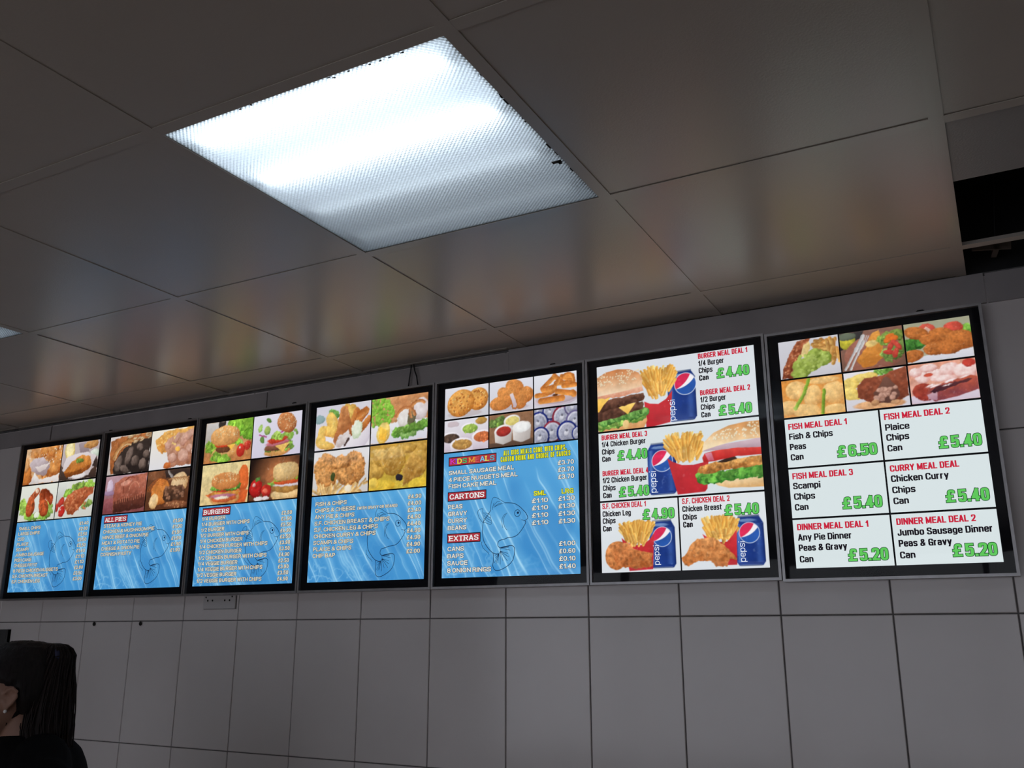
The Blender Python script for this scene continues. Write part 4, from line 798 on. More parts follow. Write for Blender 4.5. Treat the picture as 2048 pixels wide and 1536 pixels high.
# ---- the blue water behind the lists
def pic_water(c, tall):
    c.grad((92, 170, 222), (58, 136, 200), -.15, .55, .12, 3); A = c.a
    w1 = c.n(2.2, 2); w2 = c.n(5, 2); sc = 1.0 / tall
    X = c.X * sc; Y = c.Y * sc if False else c.Y
    u = (c.X - c.Y * (.62 if tall < 1 else .55)) + .16 * (w1 - .5) + .05 * (w2 - .5)
    for i in range(34):
        c0 = c.R.uniform(-.85, A + .1); wd = c.R.uniform(.004, .012); st_ = c.R.uniform(.25, .85)
        fade = np.clip((c.n(2.5, 1) - .30) * 3.0, 0, 1)
        c.put(np.exp(-((u - c0) / wd) ** 2) * st_ * fade + np.exp(-((u - c0 - .014) / (wd * 6)) ** 2) * .22 * fade, (172, 222, 248))
    r = c.n(9, 3); rip = np.exp(-((r - .5) / .04) ** 2) * np.clip((c.Y - .4) * 1.8, 0, 1) * np.clip(1.1 - c.X / A * 1.2, 0, 1)
    c.put(rip * .6, (150, 204, 236)); c.put(np.clip((c.n(3, 2) - .55) * 2, 0, .3), (44, 116, 184))

# ------------------------------------------------------------------ menu light boxes
PX0, PWD, PZB, PHT = -2.5014, 0.5093, 1.7728, 0.6312
SX, SW, SZ, SH = 0.0335, 0.446, 0.0312, 0.575
def at(s, t, d=0.0306): return (SX + s * SW, -d, SZ + (1 - t) * SH)

STY = {'menu': dict(rx=.114, ry=.094, gap=.12, base=.62, soft=.5, o=.07), 'impact': dict(rx=.118, ry=.090, gap=.045, base=.36, soft=.3, o=0),
       'price': dict(rx=.112, ry=.086, gap=.075, base=.36, soft=.32, o=.05), 'slab': dict(rx=.125, ry=.082, gap=.14, base=.62, soft=.5, o=.03, serif=.13),
       'yellow': dict(rx=.085, ry=.075, gap=.11, base=.36, soft=.3, o=.07), 'logo': dict(rx=.055, ry=.055, gap=.13, base=.62, soft=.5, o=0)}
def words(parent, name, txt, s, t, h, s1=None, style='menu', fill=(222, 216, 198), edge=(36, 52, 84), right=False, letters=None, up=False, lift=0.0):
    """one line of lettering; s, t = left end of the baseline on the sheet, h = cap height as a share of the sheet's height"""
    k = STY[style]; h = h * SH; w = None if s1 is None else (s1 - s) * (SH if up else SW)
    rx, ry, gp = k['rx'] * h, k['ry'] * h, k['gap'] * h
    ch, wd, rx = lettering(txt, h, w, rx, ry, gp, k['base'], k['soft'], k.get('serif', 0) * h)
    b = MB(); mats = [E(fill)]
    if up: place = lambda d: (lambda x, y: (SX + t * SW - y, -d, SZ + (1 - s) * SH + x))
    else: place = lambda d: (lambda x, y: (SX + s * SW + x, -d, SZ + (1 - t) * SH + y))
    if letters: mats = [E(c) for c in letters]
    if k['o']:
        mats = mats + [E(edge)]; o = k['o'] * h
        for c in ch: stroke_mesh(b, c, rx + o, ry + o, place(.0310 + lift), len(mats) - 1)
    for i, c in enumerate(ch): stroke_mesh(b, c, rx, ry, place(.0314 + lift), (i % len(letters)) if letters else 0)
    return b.build(name, mats, parent)
def plate(parent, s0, t0, s1, t1):
    b = MB(); e = .0025
    q = lambda a, c, e_, d: [(at(a, c)[0] + sx * e_, -d, at(a, c)[2] + sz * e_) for sx, sz in ((0, 0),)][0]
    x0, _, z1 = at(s0, t0); x1, _, z0 = at(s1, t1)
    b.add([(x0 - e, -.0307, z0 - e), (x1 + e, -.0307, z0 - e), (x1 + e, -.0307, z1 + e), (x0 - e, -.0307, z1 + e)], [(0, 1, 2, 3)], 0)
    b.add([(x0, -.03085, z0), (x1, -.03085, z0), (x1, -.03085, z1), (x0, -.03085, z1)], [(0, 1, 2, 3)], 1)
    return b.build('heading_plate', [E((24, 14, 24)), E((176, 56, 66))], parent)
def picture(parent, s0, s1, t0, t1, fn, res, label, seed, warp=.045, grain=.24):
    cv = Cv((s1 - s0) * SW, (t1 - t0) * SH, res, (128, 128, 128), seed); fn(cv); cv.finish(warp, grain)
    pl = lambda fx, fy: at(s0 + (s1 - s0) * fx, t0 + (t1 - t0) * fy)
    me = grid_mesh('food_photo', cv, pl)
    o = bpy.data.objects.new('food_photo', me); COL.objects.link(o); o.parent = parent
    if label: o['label'] = label
    return o
def white(parent, s0, s1, t0, t1):
    b = MB(); b.add([at(s0, t1), at(s1, t1), at(s1, t0), at(s0, t0)], [(0, 1, 2, 3)])
    return b.build('white_panel', E((217, 228, 230)), parent)

FISH = {"dorsal": [[.369, .671], [.371, .638], [.381, .615], [.394, .605], [.418, .611], [.449, .625], [.476, .638]], "dr1": [[.381, .668], [.39, .639], [.396, .635]], "dr2": [[.392, .657], [.423, .642], [.449, .637]], "dr3": [[.394, .648], [.414, .631], [.436, .629]], "dr4": [[.401, .653], [.436, .644], [.462, .64]],
 "head": [[.476, .638], [.51, .64], [.545, .645], [.579, .66], [.605, .678], [.628, .697], [.640, .717], [.636, .727]], "mouth": [[.636, .727], [.618, .732], [.596, .728]], "chin": [[.618, .732], [.626, .742], [.61, .764], [.585, .788], [.562, .803], [.532, .811], [.493, .813]],
 "back": [[.369, .671], [.348, .693], [.326, .713], [.313, .733], [.308, .763], [.31, .792], [.32, .825], [.345, .854], [.376, .878], [.406, .889], [.432, .889]], "belly": [[.493, .813], [.467, .82], [.437, .824], [.424, .836], [.424, .851], [.439, .861]], "tailroot": [[.439, .861], [.441, .877], [.432, .889]],
 "tail": [[.439, .861], [.467, .856], [.501, .853], [.527, .853], [.542, .861], [.545, .88], [.542, .9], [.533, .922], [.51, .942], [.476, .958], [.441, .969], [.415, .971], [.398, .965], [.387, .948], [.39, .922], [.391, .899], [.387, .886]],
 "gill1": [[.49, .69], [.47, .708], [.464, .732], [.472, .757], [.49, .775]], "gill2": [[.478, .692], [.458, .71], [.452, .735], [.46, .762]],
 "pect": [[.313, .732], [.286, .709], [.272, .684], [.276, .667], [.308, .659], [.31, .68], [.335, .683], [.361, .691], [.37, .709], [.375, .736], [.362, .741], [.339, .734], [.317, .728]], "p1": [[.31, .68], [.313, .707], [.319, .729]], "p2": [[.323, .687], [.344, .699], [.366, .709]], "p3": [[.319, .695], [.344, .711], [.37, .722]], "p4": [[.319, .707], [.344, .723], [.37, .733]],
 "anal": [[.303, .827], [.307, .848], [.325, .866], [.35, .881], [.358, .89]]}
def fish(parent, ds, dt):
    b = MB(); pl = lambda x, y: (x, -.03085, y)
    def line(pts, w):
        P_ = [np.array((at(s + ds, t + dt)[0], at(s + ds, t + dt)[2])) for s, t in pts]
        if len(P_) > 2:        # smooth through the points
            Q = []
            for i in range(len(P_) - 1):
                p0, p1, p2, p3 = P_[max(i - 1, 0)], P_[i], P_[i + 1], P_[min(i + 2, len(P_) - 1)]
                for u in (0, .25, .5, .75): Q.append(.5 * (2 * p1 + (p2 - p0) * u + (2 * p0 - 5 * p1 + 4 * p2 - p3) * u * u + (3 * p1 - p0 - 3 * p2 + p3) * u ** 3))
            P_ = Q + [P_[-1]]
        stroke_mesh(b, [([tuple(p) for p in P_], False)], w, w, pl, 0)
    for k, v in FISH.items(): line(v, .0009 if k in ('head', 'back', 'chin', 'belly', 'tail') else .0006)
    for i in range(15):
        a = i / 14; e = FISH['tail'][1 + int(a * 14)]; o_ = FISH['tailroot'][min(2, int(a * 3))]; f_ = .55 + .25 * ((i * 7) % 5) / 5
        line([o_, [o_[0] + (e[0] - o_[0]) * f_, o_[1] + (e[1] - o_[1]) * f_]], .0006)
    ring = [(.566 + .021 * math.cos(q), .694 + .0165 * math.sin(q)) for q in np.linspace(0, 6.2832, 13)]
    line(ring, .0008); c = at(.570 + ds, .692 + dt); n = 12
    b.add([(c[0] + .0036 * math.cos(6.2832 * k / n), -.0309, c[2] + .0036 * math.sin(6.2832 * k / n)) for k in range(n)], [tuple(range(n))])
    return b.build('fish_drawing', E((20, 44, 76)), parent)

def sheet_mesh_water(tall, t0):
    cv = Cv(SW, (1 - t0) * SH, .0021, (62, 140, 204), 31); pic_water(cv, tall)
    me = grid_mesh('water_print', cv, lambda fx, fy: at(fx, t0 + (1 - t0) * fy, .0304)); return me
_w = {}
def water(parent, tall, t0):
    if tall not in _w: _w[tall] = sheet_mesh_water(tall, t0)
    o = bpy.data.objects.new('water_print', _w[tall]); COL.objects.link(o); o.parent = parent; return o

def light_box(n, label, dz=0.0):
    root = tag(empty('menu_light_box', (PX0 + PWD * n, 0, PZB + dz)), label, 'menu board', 'menu light boxes along the tiled wall')
    b = MB(); b.box(.006, PWD - .006, -.0296, -.0006, .004, PHT - .004); b.build('housing', m_house, root)
    b = MB(); x0, x1, z0, z1, w = .0012, PWD - .0012, 0, PHT, .0065
    for q in ((x0, x1, z0, z0 + w), (x0, x1, z1 - w, z1), (x0, x0 + w, z0 + w, z1 - w), (x1 - w, x1, z0 + w, z1 - w)): b.box(q[0], q[1], -.040, -.0012, q[2], q[3])
    b.build('frame', m_alu, root)
    b = MB(); b.box(x0 + w, x1 - w, -.0372, -.0350, z0 + w, z1 - w); b.build('cover', m_glass, root)
    b = MB(); b.box(x0 + w, x1 - w, -.0300, -.0297, z0 + w, z1 - w); p = b.build('poster', m_black, root)
    return root, p

CREAM, PRICE_E = (220, 212, 190), (40, 56, 80)
def price_list(p, prices, s, t0, t1, s1, h=.0225, fill=CREAM):
    for i, v in enumerate(prices): words(p, 'price', '\u00a3' + v, s, t0 + (t1 - t0) * i / max(1, len(prices) - 1), h, s1, 'menu', fill, PRICE_E)
def item_list(p, items, s, t0, t1, wscale, h=.0225, fill=CREAM):
    """all lines of a list share one letter width: base width fitted on a known line"""
    STY['menu']['base'] = wscale
    for i, v in enumerate(items): words(p, 'menu_line', v, s, t0 + (t1 - t0) * i / max(1, len(items) - 1), h, None, 'menu', fill, PRICE_E)
def fitbase(txt, h, width):
    k = STY['menu']; h *= SH; fix = var = 0
    for c in txt:
        if c == ' ': fix += h * SPACE[0]
        else: fix += 2 * k['rx'] * h + k['gap'] * h; var += GL[c][0] * h
    return (width * SW - fix + k['gap'] * h) / var
QUAD = lambda: [(0, .505, 0, .2575), (.515, 1, 0, .2575), (0, .505, .2675, .5165), (.515, 1, .2675, .5165)]
def quad_photos(p, fns, seed):
    for i, (q, (fn, lab)) in enumerate(zip(QUAD(), fns)): picture(p, *q, fn, .0017, lab, seed + i)

# 1
r, p = light_box(0, 'lit menu box listing small chips down to chicken leg, leftmost of the row')
quad_photos(p, [(pic_battered_fish, 'photo of flaky battered fish'), (pic_breaded_fillet, 'photo of golden breaded fillet on paper'), (pic_drumsticks, 'photo of red-brown drumsticks on lettuce'), (pic_chicken_breast, 'photo of fried chicken breast with tomatoes')], 10)
water(p, .9, .5245); fish(p, .212, .003)
item_list(p, ['SMALL CHIPS', 'LARGE CHIPS', 'COD', 'PLAICE', 'SCAMPI', 'JUMBO SAUSAGE', 'FISH CAKE', 'CHEESE FRYIT', '8 PIECE CHICKEN NUGGETS', 'S.F. CHICKEN BREAST', 'S.F. CHICKEN LEG'], .044, .5775, .940, fitbase('8 PIECE CHICKEN NUGGETS', .0225, .61))
price_list(p, ['1.40', '2.80', '3.50', '3.50', '3.50', '1.40', '1.10', '1.10', '2.80', '3.50', '3.00'], .866, .5735, .9355, .979)
# 2
r, p = light_box(1, 'lit menu box headed ALL PIES with four pie photos')
quad_photos(p, [(pic_steak_pie, 'photo of cut pie with dark steak filling'), (pic_chicken_pie, 'photo of open chicken pie'), (pic_slice, 'photo of reddish pastry slice'), (pic_pasties, 'photo of halved pasties')], 20)
water(p, .9, .5245); fish(p, .212, .003)
plate(p, .039, .536, .315, .575); words(p, 'heading', 'ALL PIES', .048, .5695, .0265, .306, 'slab', (240, 232, 232), (60, 10, 20))
item_list(p, ['STEAK & KIDNEY PIE', 'CHICKEN & MUSHROOM PIE', 'MINCE BEEF & ONION PIE', 'MEAT & POTATO PIE', 'CHEESE & ONION PIE', 'CORNISH PASTY'], .041, .607, .790, fitbase('STEAK & KIDNEY PIE', .0225, .46))
price_list(p, ['1.90'] * 6, .863, .6055, .7865, .973)
# 3
r, p = light_box(2, 'lit menu box headed BURGERS with four burger photos')
quad_photos(p, [(pic_burger_lettuce, 'photo of burger with lettuce and tomatoes'), (pic_flying_burger, 'photo of burger with layers flying apart'), (pic_chicken_burger, 'photo of chicken burger on orange napkin'), (pic_dark_burger, 'photo of burger and tomatoes on dark ground')], 30)
water(p, .9, .5245); fish(p, .212, .003)
plate(p, .046, .538, .333, .580); words(p, 'heading', 'BURGERS', .056, .574, .0275, .324, 'slab', (240, 232, 232), (60, 10, 20))
B3 = [a + c for c in ('BURGER', 'CHICKEN BURGER', 'VEGGIE BURGER') for a in ('1/4 ', '1/2 ')]
item_list(p, [x for y in B3 for x in (y, y + ' WITH CHIPS')], .043, .6105, .9805, fitbase('1/2 VEGGIE BURGER WITH CHIPS', .0225, .664), .0225)
price_list(p, ['2.50', '3.90', '3.50', '4.90'] * 3, .860, .6105, .984, .962, .0225)
# 4
r, p = light_box(3, 'lit menu box starting with FISH & CHIPS, with a peas and lemon photo')
quad_photos(p, [(pic_fish_chips, 'photo of fish with chips and sauce'), (pic_peas_fish, 'photo of peas, lemon wedge and fish'), (pic_fried_chicken_chips, 'photo of crumbed chicken on chips'), (pic_curry_chicken, 'photo of yellow curried chicken')], 40)
water(p, .9, .5245); fish(p, .212, .010)
item_list(p, ['FISH & CHIPS', 'CHIPS & CHEESE', 'ANY PIE & CHIPS', 'S.F. CHICKEN BREAST & CHIPS', 'S.F. CHICKEN LEG & CHIPS', 'CHICKEN CURRY & CHIPS', 'SCAMPI & CHIPS', 'PLAICE & CHIPS', 'CHIP BAP'], .040, .579, .8665, fitbase('CHIPS & CHEESE', .0225, .365))
words(p, 'menu_line', '(WITH GRAVY OR BEANS)', .424, .616, .0165, .768, 'menu', CREAM, PRICE_E)
price_list(p, ['4.90', '4.00', '3.40', '4.90', '4.40', '4.90', '4.90', '4.90', '2.00'], .855, .5775, .8655, .965)
# 5
r, p = light_box(4, 'lit menu box with KIDS MEALS, CARTONS and EXTRAS lists')
for i, (s0, s1, t0, t1, fn, lab) in enumerate([(0, .3465, 0, .1695, pic_fish_cakes, 'photo of two fish cakes'), (.3555, .6835, 0, .1695, pic_nuggets, 'photo of nuggets, one cut open'), (.6925, 1, 0, .1695, pic_curly_sides, 'photo of battered sides on a plate'),
        (0, .3465, .1785, .3475, pic_sauces, 'photo of four sauce bowls'), (.3555, .6835, .1785, .3475, pic_ramekins, 'photo of three white ramekins'), (.6925, 1, .1785, .3475, pic_cans_top, 'photo of drink cans from above')]): picture(p, s0, s1, t0, t1, fn, .0014, lab, 50 + i, .025, .22)
water(p, 1.2, .3555); fish(p, 0, 0)
WH = (226, 224, 214)
plate(p, .044, .381, .405, .421); words(p, 'heading', 'KIDS MEALS', .054, .4145, .027, .396, 'slab', edge=(40, 10, 30), letters=[(214, 60, 180), (130, 70, 200), (236, 226, 80), (70, 190, 110), (0, 0, 0), (226, 150, 60), (214, 90, 90), (120, 190, 226), (240, 220, 100), (90, 170, 190)])
YL, YE = (226, 226, 50), (44, 72, 40)
words(p, 'notice', 'ALL KIDS MEALS COME WITH CHIPS,', .464, .3965, .0255, .920, 'yellow', YL, YE); words(p, 'notice', 'CARTON DRINK AND CHOICE OF SAUCES', .443, .428, .0255, .947, 'yellow', YL, YE)
for tx, s1, t in (('SMALL SAUSAGE MEAL', .542, .4715), ('4 PIECE NUGGETS MEAL', .569, .508), ('FISH CAKE MEAL', .411, .5425)): words(p, 'menu_line', tx, .042, t, .0225, s1, 'menu', WH, PRICE_E)
price_list(p, ['3.70'] * 3, .859, .471, .5415, .971, fill=WH)
plate(p, .041, .566, .330, .606); words(p, 'heading', 'CARTONS', .051, .600, .027, .320, 'slab', (240, 232, 232), (60, 10, 20))
words(p, 'heading', 'SML', .685, .614, .0235, .771, 'menu', YL, YE); words(p, 'heading', 'LRG', .882, .614, .0235, .963, 'menu', YL, YE)
item_list(p, ['PEAS', 'GRAVY', 'CURRY', 'BEANS'], .041, .650, .7585, fitbase('BEANS', .0225, .145), fill=WH)
price_list(p, ['1.10'] * 4, .671, .6495, .758, .787, fill=WH); price_list(p, ['1.30'] * 4, .859, .6485, .758, .972, fill=WH)
plate(p, .043, .781, .288, .821); words(p, 'heading', 'EXTRAS', .053, .815, .027, .279, 'slab', (240, 232, 232), (60, 10, 20))
item_list(p, ['CANS', 'BAPS', 'SAUCE', '8 ONION RINGS'], .042, .8655, .974, fitbase('8 ONION RINGS', .0225, .332), fill=WH)
price_list(p, ['1.00', '0.60', '0.10', '1.40'], .859, .8655, .973, .970, fill=WH)
# 6
RED, BLK, GRN, GE = (200, 36, 62), (26, 22, 30), (96, 200, 92), (24, 74, 40)
r, p = light_box(5, 'white lit menu box of burger meal deals with blue cola cans')
for i, (s0, s1, t0, t1, fn, lab) in enumerate([(0, 1, 0, .328, pic_beef_deal, 'photo of double cheeseburger, chips and blue can'), (0, 1, .3365, .6645, pic_chicken_deal, 'photo of chicken burger, chips and blue can'), (0, .4905, .673, 1, pic_leg_deal, 'photo of chicken leg, chips and can'), (.4995, 1, .673, 1, pic_breast_deal, 'photo of chicken breast, chips and can')]): picture(p, s0, s1, t0, t1, fn, .00125, lab, 70 + i, .006, .14)
def deal(p, head, hs, hs1, ht, lines, lt, price, ps, ps1, pt, ph, k=1.0):
    words(p, 'heading', head, hs, ht, .0255 * k, hs1, 'impact', RED)
    for (tx, s1), t in zip(lines, lt): words(p, 'menu_line', tx, hs, t, .0262 * k, s1, 'impact', BLK)
    words(p, 'price', '\u00a3', ps, pt, ph, ps + .043, 'price', GRN, GE); words(p, 'price', price, ps + .058, pt, ph, ps1, 'price', GRN, GE)
CH, CA = .663 + .084, .663 + .059
deal(p, 'BURGER MEAL DEAL 1', .663, .962, .0305, [('1/4 Burger', .820), ('Chips', .748), ('Can', .722)], (.066, .101, .137), '4.40', .772, .964, .136, .0475)
deal(p, 'BURGER MEAL DEAL 2', .663, .963, .208, [('1/2 Burger', .818), ('Chips', .748), ('Can', .720)], (.2415, .277, .313), '5.40', .771, .964, .313, .0475)
deal(p, 'BURGER MEAL DEAL 3', .021, .321, .3715, [('1/4 Chicken Burger', .311), ('Chips', .105), ('Can', .078)], (.4055, .4415, .477), '4.40', .125, .316, .477, .0475)
deal(p, 'BURGER MEAL DEAL 4', .021, .319, .5465, [('1/2 Chicken Burger', .310), ('Chips', .105), ('Can', .078)], (.5805, .617, .652), '5.40', .127, .319, .6515, .0475)
deal(p, 'S.F. CHICKEN DEAL 1', .014, .295, .703, [('Chicken Leg', .198), ('Chips', .098), ('Can', .071)], (.740, .773, .809), '4.90', .273, .468, .764, .0475)
deal(p, 'S.F. CHICKEN DEAL 2', .5185, .801, .7045, [('Chicken Breast', .753), ('Chips', .603), ('Can', .577)], (.7405, .777, .811), '5.40', .768, .962, .7675, .0475)
for s, t, w in ((.312, .505, .094), (.643, .366, .094), (.972, .366, .082), (.972, .871, .082)): words(p, 'can_lettering', 'pepsi', s, t, w * .34, s + w * .0 - 0 + w - .0 if False else None, 'logo', (226, 232, 244), up=True, lift=.0002)
# 7
r, p = light_box(6, 'white lit menu box of fish, curry and dinner meal deals, rightmost of the row', -.0045)
for i, (s0, s1, t0, t1, fn, lab) in enumerate([(0, .331, 0, .173, pic_mushy_peas, 'photo of fish with mushy peas'), (.339, .667, 0, .173, pic_breaded_plaice, 'photo of breaded plaice with salad and cutlery'), (.676, 1, 0, .173, pic_scampi, 'photo of golden scampi'),
        (0, .333, .181, .3485, pic_curry, 'photo of chunky orange curry'), (.341, .665, .181, .3485, pic_meat_pie, 'photo of broken meat pie'), (.673, 1, .181, .3485, pic_sausage, 'photo of sausage and mash')]): picture(p, s0, s1, t0, t1, fn, .0013, lab, 90 + i, .03, .2)
for t0, t1 in ((.357, .570), (.578, .7885), (.7965, 1)):
    white(p, 0, .4985, t0, t1); white(p, .5075, 1, t0, t1)
deal(p, 'FISH MEAL DEAL 1', .0185, .335, .404, [('Fish & Chips', .255), ('Peas', .107), ('Can', .089)], (.4485, .494, .540), '6.50', .270, .474, .543, .049, 1.05)
deal(p, 'FISH MEAL DEAL 2', .526, .849, .4025, [('Plaice', .647), ('Chips', .640), ('Can', .600)], (.4485, .4915, .537), '5.40', .778, .978, .542, .049, 1.05)
deal(p, 'FISH MEAL DEAL 3', .0185, .340, .6225, [('Scampi', .165), ('Chips', .132), ('Can', .092)], (.6655, .711, .757), '5.40', .271, .471, .7625, .049, 1.05)
deal(p, 'CURRY MEAL DEAL', .5265, .860, .6215, [('Chicken Curry', .805), ('Chips', .640), ('Can', .602)], (.6645, .711, .756), '5.40', .779, .978, .761, .049, 1.05)
deal(p, 'DINNER MEAL DEAL 1', .0215, .391, .841, [('Any Pie Dinner', .303), ('Peas & Gravy', .273), ('Can', .094)], (.885, .9285, .976), '5.20', .275, .473, .977, .049, 1.05)
deal(p, 'DINNER MEAL DEAL 2', .529, .903, .840, [('Jumbo Sausage Dinner', .974), ('Peas & Gravy', .780), ('Can', .603)], (.8835, .9275, .974), '5.20', .779, .979, .974, .049, 1.05)

# ------------------------------------------------------------------ small things on the wall
b = MB(); b.box(-1.4155, -1.268, -.006, -.0002, 1.7285, 1.7715)
o = b.build('socket_plate', m_plastic); o['label'] = 'white double socket plate with dark pin holes just under the burgers menu box'; o['category'] = 'socket'
for i, (x, z) in enumerate(((-1.395, 1.756), (-1.373, 1.756), (-1.316, 1.756), (-1.294, 1.756), (-1.404, 1.767), (-1.283, 1.768))):
    b = MB(); b.tube([(x, -.0056, z), (x, -.0066, z)], .0034 if i < 4 else .003, 10); b.build('pin_hole', m_hole, o)
m_shadow = pbr('socket_shadow', (.06, .06, .06), .7)
b = MB(); b.box(-1.417, -1.2665, -.0012, -.0001, 1.7272, 1.7716); b.build('shadow_rim', m_shadow, o)  # dark rim drawn round the plate as its shadow line
for x, lab in ((-1.966, 'left black wall screw on the tile joint under the pies menu box'), (-1.719, 'right black wall screw on the tile joint under the pies menu box')):
    b = MB(); b.ball((0, -.004, 0), (.0062, .0045, .0075), 12, 6); b.tube([(0, 0, 0), (0, -.004, 0)], .0035, 8)
    o = b.build('wall_screw', m_hole, smooth=True); o.location = (x, -.0005, 1.6815); tag(o, lab, 'screw', 'black screws in the tiled wall')
b = MB(); b.box(-.028, .028, -.012, -.0003, -.18, 0); b.box(-.028, -.022, -.02, -.0003, -.18, 0); b.box(.022, .028, -.02, -.0003, -.18, 0)
o = b.build('wall_bracket', m_dark); o.location = (-2.4825, 0, 1.663); o.data.materials[0] = pbr('grey_strip', (.07, .07, .072), .5); tag(o, 'dark grey metal strip on the wall behind the woman\u2019s head', 'bracket')
b = MB()
b.tube([(-.570, -.018, H - .003), (-.572, -.018, 2.46), (-.577, -.016, 2.44), (-.581, -.016, 2.407)], .0022, 8); b.tube([(-.560, -.019, H - .003), (-.556, -.019, 2.46), (-.549, -.017, 2.44), (-.543, -.017, 2.407)], .0022, 8)
tag(b.build('power_cable', m_cable, smooth=True), 'thin dark cable looping from the ceiling behind the fish and chips menu box', 'cable')
for x, lab in ((-1.985, 'dark hook over the top edge between the first two menu boxes'), (-1.555, 'dark hook over the top edge of the pies menu box'), (-1.055, 'dark hook over the top edge of the burgers menu box'), (-.067, 'dark hook over the top edge of the kids meals menu box'), (.93, 'dark hook over the top edge of the rightmost menu box')):
    b = MB(); b.tube([(-.014, -.014, 0), (-.012, -.015, .007), (-.005, -.016, .013), (.005, -.016, .013), (.012, -.015, .007), (.014, -.014, 0)], .0035, 8)
    o = b.build('wall_hook', m_hole, smooth=True); o.location = (x, 0, PZB + PHT - (.0045 if x > .5 else 0) - .0045); tag(o, lab, 'hook', 'hooks above the menu boxes')

# ------------------------------------------------------------------ the woman behind the counter
m_skin = pbr('skin', (0.36, 0.20, 0.145), 0.5, spec=0.35, var=(30, 0.06))
def hair_mat(name, rgb, scale=140):
    m, t, N, L = new_mat(name); bs = N['Principled BSDF']; bs.inputs['Roughness'].default_value = .6; bs.inputs['Specular IOR Level'].default_value = .25; bs.inputs['Base Color'].default_value = (*rgb, 1)
    tc = N.new('ShaderNodeTexCoord'); mp = N.new('ShaderNodeMapping'); nz = N.new('ShaderNodeTexNoise'); cr = N.new('ShaderNodeValToRGB'); bp = N.new('ShaderNodeBump')
    mp.inputs['Scale'].default_value = (1, 1, .08); nz.inputs['Scale'].default_value = scale; bp.inputs['Strength'].default_value = .5; bp.inputs['Distance'].default_value = .004
    cr.color_ramp.elements[0].color = (*[c * .5 for c in rgb], 1); cr.color_ramp.elements[1].color = (*[c * 1.7 for c in rgb], 1)
    L.new(tc.outputs['Object'], mp.inputs[0]); L.new(mp.outputs[0], nz.inputs['Vector']); L.new(nz.outputs['Fac'], cr.inputs[0]); L.new(cr.outputs[0], bs.inputs['Base Color']); L.new(nz.outputs['Fac'], bp.inputs['Height']); L.new(bp.outputs[0], bs.inputs['Normal'])
    return m
m_hair = hair_mat('black_hair', (0.010, 0.007, 0.007)); m_tail = hair_mat('dark_brown_hair', (0.014, 0.008, 0.007))
m_shirt = pbr('black_jersey', (0.004, 0.004, 0.005), 0.9, spec=0.1, bump=(300, .2, 2)); m_trou = pbr('black_trouser_cloth', (0.012, 0.012, 0.014), 0.8); m_shoe = pbr('black_shoe', (0.015, 0.015, 0.015), 0.5); m_stud = pbr('pearl_stud', (.85, .82, .80), .25)

EZ = 1.494                                           # ear height
person = empty('person', (-1.144, -0.852, 0), math.atan2(-.8277, -.5612))
tag(person, 'woman in black top seen from behind, dark hair in a ponytail, facing left', 'person')
def vec(f, l, u): return Vector((f, l, EZ + u))      # x forward, y her left, z up
def cone_chain(b, pts, rs, n=16):
    b.tube(pts, rs, n)
    for q, r_ in zip(pts, rs): b.ball(q, r_, 14, 8)
def voxel(o, size, it=4):
    m = o.modifiers.new('r', 'REMESH'); m.mode = 'VOXEL'; m.voxel_size = size; m.use_smooth_shade = True
    s_ = o.modifiers.new('s', 'SMOOTH'); s_.factor = .5; s_.iterations = it
    return solidify(o, None)
X, Y = Vector((1, 0, 0)), Vector((0, 1, 0))
def rings(rows): return [((f, l, EZ + u), X * hf, Y * hl) for u, f, hf, l, hl in rows]
body = MB()
# head
bm = bmesh.new(); bmesh.ops.create_icosphere(bm, subdivisions=5, radius=1.0)
hv = []
for v in bm.verts:
    x, y, z = v.co
    f = x * .094 + .005; l = y * .073; u = z * .115 + .012
    if z < 0: l *= 1 - .32 * (-z) ** 1.3; f = f * (1 - .12 * -z) + (.03 * -z if x > 0 else .055 * -z)
    if x > .3: f -= .010 * (x - .3)
    g_ = lambda cx, cy, s1, s2: math.exp(-((y - cx) / s1) ** 2 - ((z - cy) / s2) ** 2) if x > 0 else 0
    f += .022 * g_(0, -.22, .13, .16) + .010 * g_(0, -.02, .10, .2) - .010 * (g_(.38, .04, .2, .13) + g_(-.38, .04, .2, .13)) + .006 * (g_(.4, .24, .3, .08) + g_(-.4, .24, .3, .08))
    f += .008 * g_(0, -.52, .26, .06) + .007 * g_(0, -.62, .24, .06) - .004 * g_(0, -.57, .3, .02) + .010 * g_(0, -.9, .3, .14)
    hv.append((f, l, EZ + u))
body.add(hv, [tuple(v.index for v in q.verts) for q in bm.faces]); bm.free()
